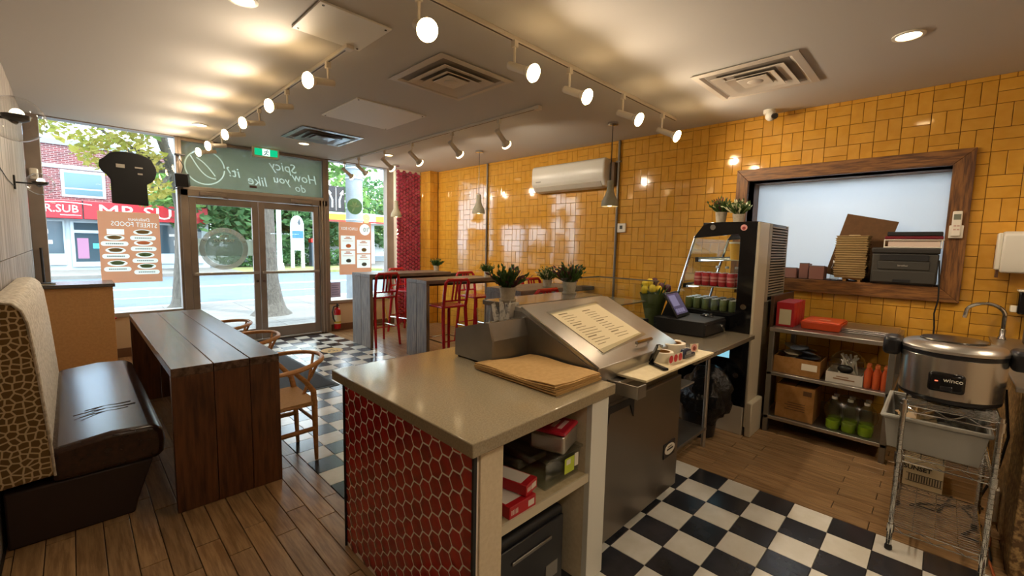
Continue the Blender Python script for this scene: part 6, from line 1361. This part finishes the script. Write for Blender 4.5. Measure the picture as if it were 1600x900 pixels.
for i,(x,y,R,h,fm,lb) in enumerate(((7.2,31,3.6,4.6,FD_,'dark dense tree across the street behind the left door'),(10.4,33,3.4,4.6,FD_,'dark dense tree across the street behind the round decal'),(14.2,35.5,3.8,5.0,FG,'mid green tree across the street behind the right door'),(18.5,37,3.6,4.8,FD_,'dark green tree behind the fuel station pylon sign'),
      (25,42,5.0,4.4,FBL,'bright green rounded tree beyond the fuel station canopy'),(33,47,5.0,4.0,FBL,'bright leafy tree farther right beyond the fuel station'),(30,60,6.0,4.0,FG,'distant green tree seen past the utility pole'),(13.0,48,5,6.0,FG,'tall distant tree over the middle of the street'))):
    tree(lb,x,y,[(0,0),(0.1,1.5),(0.0,h*0.6),(0.1,h*0.9)],0.22,[((0,0,h),(R,R*0.8,R*0.75),1900),((-R*0.5,0.5,h*0.7),(R*0.7,R*0.7,R*0.6),900),((R*0.5,-0.3,h*0.62),(R*0.7,R*0.6,R*0.55),900)],fm,20+i,0.26,-0.1)
hd = thing('hedge','low dark hedge across the street below the trees','hedge',(8,29.6,-0.06)); b = B(); rr = random.Random(5)
for i in range(9): leafcloud(b,(6.6+0.9*i,30.2,0.55),(0.8,0.6,0.6),260,0.14,rr)
obj('foliage', b, FD_, hd, smooth=0, merge=False)
# brick building with the sub shop
def brick():
    mt = bpy.data.materials.new('red_brick'); mt.use_nodes = True; nt = mt.node_tree; bs = nt.nodes['Principled BSDF']; tc = nt.nodes.new('ShaderNodeTexCoord'); sp = nt.nodes.new('ShaderNodeSeparateXYZ'); cm = nt.nodes.new('ShaderNodeCombineXYZ'); br = nt.nodes.new('ShaderNodeTexBrick')
    nt.links.new(tc.outputs['Object'],sp.inputs[0]); nt.links.new(sp.outputs['X'],cm.inputs['X']); nt.links.new(sp.outputs['Z'],cm.inputs['Y']); nt.links.new(cm.outputs[0],br.inputs['Vector'])
    br.inputs['Scale'].default_value = 1.0; br.inputs['Brick Width'].default_value = 0.24; br.inputs['Row Height'].default_value = 0.085; br.inputs['Mortar Size'].default_value = 0.010
    br.inputs['Color1'].default_value = C('#76383a'); br.inputs['Color2'].default_value = C('#572a2e'); br.inputs['Mortar'].default_value = C('#93827f'); nt.links.new(br.outputs['Color'],bs.inputs['Base Color']); bs.inputs['Roughness'].default_value = 0.9; return mt
YB = 30.0; bd = thing('brick_building','two storey brick building with the red sub shop sign across the street','building',(0,YB,0))
BW = P('building_white','#aab3b6',0.7)
obj('upper_wall', B().box(-6,5.6,YB,YB+8,3.3,5.85), brick(), bd); obj('parapet', B().box(-6.05,5.65,YB-0.06,YB+8,5.85,6.1), P('parapet_grey','#7d8489',0.7), bd); obj('stone_band', B().box(-6,5.6,YB-0.04,YB,4.78,4.95), BW, bd)
obj('ground_wall', B().box(-6,5.6,YB+0.25,YB+8,-0.1,3.3), BW, bd)
for (x0_,x1_,z0_,z1_) in ((-0.2,1.35,3.45,4.72),(2.2,3.9,3.45,4.72),(-3.6,-1.8,3.45,4.72)):
    f = obj('window', B().box(x0_,x1_,YB-0.05,YB-0.005,z0_,z1_), BW, bd, bevel=0.01); obj('pane', B().box(x0_+0.12,x1_-0.12,YB-0.06,YB-0.05,z0_+0.45,z1_-0.12).box(x0_+0.12,x1_-0.12,YB-0.06,YB-0.05,z0_+0.12,z0_+0.38), P('far_pane','#54707a',0.1), f)
SGN = P('sign_red','#b01622',0.5)
for (x0_,x1_) in ((-6,0.45),(0.5,5.5)):
    s_ = obj('sign_board', B().box(x0_,x1_,YB-0.35,YB+0.0,2.42,3.28), SGN, bd, bevel=0.02)
WSG = P('sign_white','#ece8e4',0.5); sgo = [o for o in bd.children if o.name.startswith('sign_board')]
txt('sign_letters','MR.SUB',0.50,WSG,sgo[0],(-0.42,YB-0.36,2.86),FACE_NY,ext=0.01,sx=0.9); obj('sign_line', B().tube([(-1.1+1.9*t,YB-0.36,3.1+0.08*sin(pi*t)) for t in [i/10 for i in range(11)]],0.02,5).tube([(-0.3+0.7*t,YB-0.36,2.58) for t in (0,1)],0.015,5), WSG, sgo[0])
txt('sign_letters','MR.SUB',0.85,WSG,sgo[1],(2.75,YB-0.36,2.82),FACE_NY,ext=0.01,sx=1.25)
DG = P('dark_shop_glass','#30414a',0.08)
dsf = obj('shop_door', B().box(0.0,1.25,YB+0.15,YB+0.24,0.1,2.3), BW, bd); obj('pane', B().box(0.12,1.13,YB+0.13,YB+0.15,0.35,1.75).box(0.12,1.13,YB+0.13,YB+0.15,1.9,2.25), DG, dsf); obj('door_poster', B().box(0.2,0.6,YB+0.12,YB+0.13,0.5,1.5), P('door_poster','#8b5f7a',0.6), dsf); obj('open_sign', B().box(0.75,1.05,YB+0.12,YB+0.13,1.0,1.25), P('teal_sign','#3fb3b8',0.5), dsf)
for x0_,x1_ in ((1.4,2.75),(2.9,5.3),(-3.4,-0.2)):
    w_ = obj('shop_window', B().box(x0_,x1_,YB+0.15,YB+0.24,0.2,2.35), BW, bd); obj('pane', B().box(x0_+0.06,x1_-0.06,YB+0.13,YB+0.15,0.75,2.28), DG, w_)
    b = B(); rr = random.Random(int(x0_*10)); 
    for k in range(6): xx = rr.uniform(x0_+0.1,x1_-0.4); zz = rr.uniform(0.8,1.9); b.box(xx,xx+rr.uniform(0.15,0.3),YB+0.12,YB+0.13,zz,zz+rr.uniform(0.1,0.3))
    obj('window_notice', b, P('notice_mix','#b9b1ac',0.6), w_)
tree('far street tree partly hiding the sub shop sign',3.9,27.6,[(0,0),(0.0,1.6),(0.1,3.0),(0.0,4.0)],0.17,[((0.4,0,4.4),(1.6,1.2,1.2),900),((-1.0,-0.2,3.6),(1.0,0.9,0.5),350)],FG,41,0.15,-0.05)
# utility pole with lane sign
up_ = thing('utility_pole','thick grey utility pole on the pavement outside the right window','pole',(5.22,11.0,gz)); obj('pole_shaft', B().cyl((5.22,11.0,gz),(5.24,11.0,7.5),0.22,0.19,n=24), P('pole_concrete','#8e9499',0.8,noise=(4,'#7f868c',4)), up_)
for z in (2.15,2.45,3.2,3.45): obj('pole_band', B().lathe([(0.218,z),(0.226,z),(0.226,z+0.03),(0.218,z+0.03)],(5.23,11,0),24), P('band_pale','#b8bec2',0.5), up_)
ln = thing('lane_sign','black lane sign with two white arrows beside the utility pole','road sign',(4.75,11.1,2.4)); b = B().box(4.52,4.98,11.0,11.02,2.35,2.98); obj('plate', b, P('sign_black','#2b2628',0.5), ln, bevel=0.01); obj('bracket', B().box(4.9,5.1,11.01,11.03,2.6,2.66), STEEL, ln)
ar = B()
for x,dx in ((4.65,-0.07),(4.84,0.06)): ar.tube([(x,10.995,2.45),(x,10.995,2.65),(x+dx,10.995,2.8)],0.022,6).cyl((x+dx*0.9,10.995,2.78),(x+dx*1.5,10.995,2.9),0.055,0.002,n=8)
ar.box(4.745,4.755,10.993,11.0,2.38,2.95); obj('arrow_mark', ar, WSG, ln)
# fuel station
fs = thing('fuel_station','fuel station canopy with a yellow band and red edge across the street','fuel station',(17,32,0)); YC = 30
CAN_Y = P('canopy_yellow','#e3b21c',0.5); CAN_R = P('canopy_red','#c22a22',0.5)
obj('canopy_roof', B().box(11.6,18.2,YC,YC+8,2.98,3.62), P('canopy_white','#dfe3e4',0.5), fs); cb_ = obj('yellow_band', B().box(11.55,18.25,YC-0.05,YC,3.1,3.5), CAN_Y, fs); obj('red_edge', B().box(11.55,18.25,YC-0.07,YC,2.97,3.09), CAN_R, fs)
sh2 = B(); sh2.prism([(15.1+0.3*cos(a),3.28+0.34*sin(a)) for a in [radians(10+10*i) for i in range(17)]]+[(14.95,2.98),(15.25,2.98)],'y',YC-0.12,YC-0.05); obj('shell_emblem', sh2, P('emblem_yellow','#edd04a',0.5), fs); obj('emblem_plate', B().box(14.35,15.85,YC-0.06,YC-0.02,2.95,3.65), P('emblem_white','#eef0ee',0.5), fs)
for x in (12.6,17.2):
    obj('canopy_post', B().box(x-0.15,x+0.15,YC+3,YC+3.3,-0.12,2.98), P('post_white','#d7dadb',0.6), fs)
for i,x in enumerate((11.3,13.6)):
    t = thing('fuel_pump','fuel pump on the forecourt, %s from the pylon sign' % ('first','second')[i],'fuel pump',(x,29.5,-0.12),group='fuel pumps on the forecourt'); obj('pump_body', B().box(x-0.3,x+0.3,29.3,29.8,-0.12,1.5), P('pump_dark','#3d4652',0.5), t, bevel=0.03); obj('pump_top', B().box(x-0.32,x+0.32,29.28,29.82,1.5,1.75), CAN_Y if i else CAN_R, t, bevel=0.02); obj('pump_screen', B().box(x-0.18,x+0.18,29.28,29.3,0.9,1.3), P('pump_screen','#b7c3c8',0.3), t)
fw = thing('site_wall','long white wall behind the fuel station forecourt','wall',(16,38,0)); obj('wall_run', B().box(8,40,37.0,37.3,-0.2,1.55), P('site_white','#dfe4e6',0.7), fw); obj('wall_base', B().box(8,40,36.95,37.0,-0.2,0.35), P('site_grey','#8f989c',0.7), fw)
py = thing('price_pylon','white rounded fuel price sign with a blue band across the street','pylon sign',(9.75,28.3,-0.06)); xa,xb,zt = 9.4,10.15,2.5
po_ = [(xa,1.0),(xb,1.0),(xb,zt)]+[((xa+xb)/2+(xb-xa)/2*cos(a),zt+0.62*sin(a)) for a in [radians(15*i) for i in range(1,12)]]+[(xa,zt)]
obj('sign_face', B().prism(po_,'y',28.2,28.4), P('pylon_white','#d9e2e4',0.5), py, bevel=0.03); obj('blue_band', B().box(xa+0.05,xb-0.05,28.18,28.2,1.75,2.2), P('pylon_blue','#2a5fa8',0.5), py); obj('sign_leg', B().box(xa,xa+0.16,28.2,28.4,-0.1,1.0), WHITE_P, py); obj('sign_leg', B().box(xb-0.16,xb,28.2,28.4,-0.1,1.0), WHITE_P, py)
obj('flame_mark', B().prism([(9.85,2.55),(9.95,2.6),(9.93,2.8),(9.86,3.0),(9.83,2.82),(9.77,2.7)],'y',28.18,28.2), P('flame_dark','#39434a',0.5), py)
solo('lamp_post', B().cyl((8.35,27.0,-0.06),(8.35,27.0,6.5),0.14,0.11,n=14).cyl((8.35,27.0,-0.06),(8.35,27.0,0.3),0.24,0.2,n=14), P('lamp_white','#dfe3e3',0.5), 'white lamp post across the street right of the tree trunk', 'lamp post')
solo('planter_box', B().box(7.3,8.8,33.0,33.6,1.2,1.9), P('planter_brown','#7b5b52',0.7), 'brown cabinet on the white wall beyond the tree trunk', 'cabinet') if False else None
cr_ = thing('parked_car','white car parked on the forecourt beside the green trees','car',(13.3,25.2,-0.12)); CO = Vector((24.2,46.0,-0.12))
body = [(-2.1,0.3),(2.1,0.3),(2.15,0.75),(1.3,0.9),(0.7,1.4),(-0.9,1.42),(-1.6,0.95),(-2.1,0.85)]
b = B(); b.T = Matrix.Translation(CO); b.prism(body,'y',-0.85,0.85); ROOT[cr_] = CO; cr_.location = CO
obj('car_body', b, P('car_white','#dfe4e8',0.25), cr_, bevel=0.08, seg=3); b = B(); b.T = Matrix.Translation(CO); b.prism([(0.62,0.95),(1.1,0.93),(0.6,1.34),(-0.8,1.36),(-1.3,0.97)],'y',-0.87,-0.85); obj('side_glass', b, DG, cr_)
for x in (-1.35,1.35):
    for s in (-1,1): obj('wheel', B().cyl(CO+Vector((x,s*0.7,0.33)),CO+Vector((x,s*0.9,0.33)),0.33,n=20), BLACK_M, cr_)
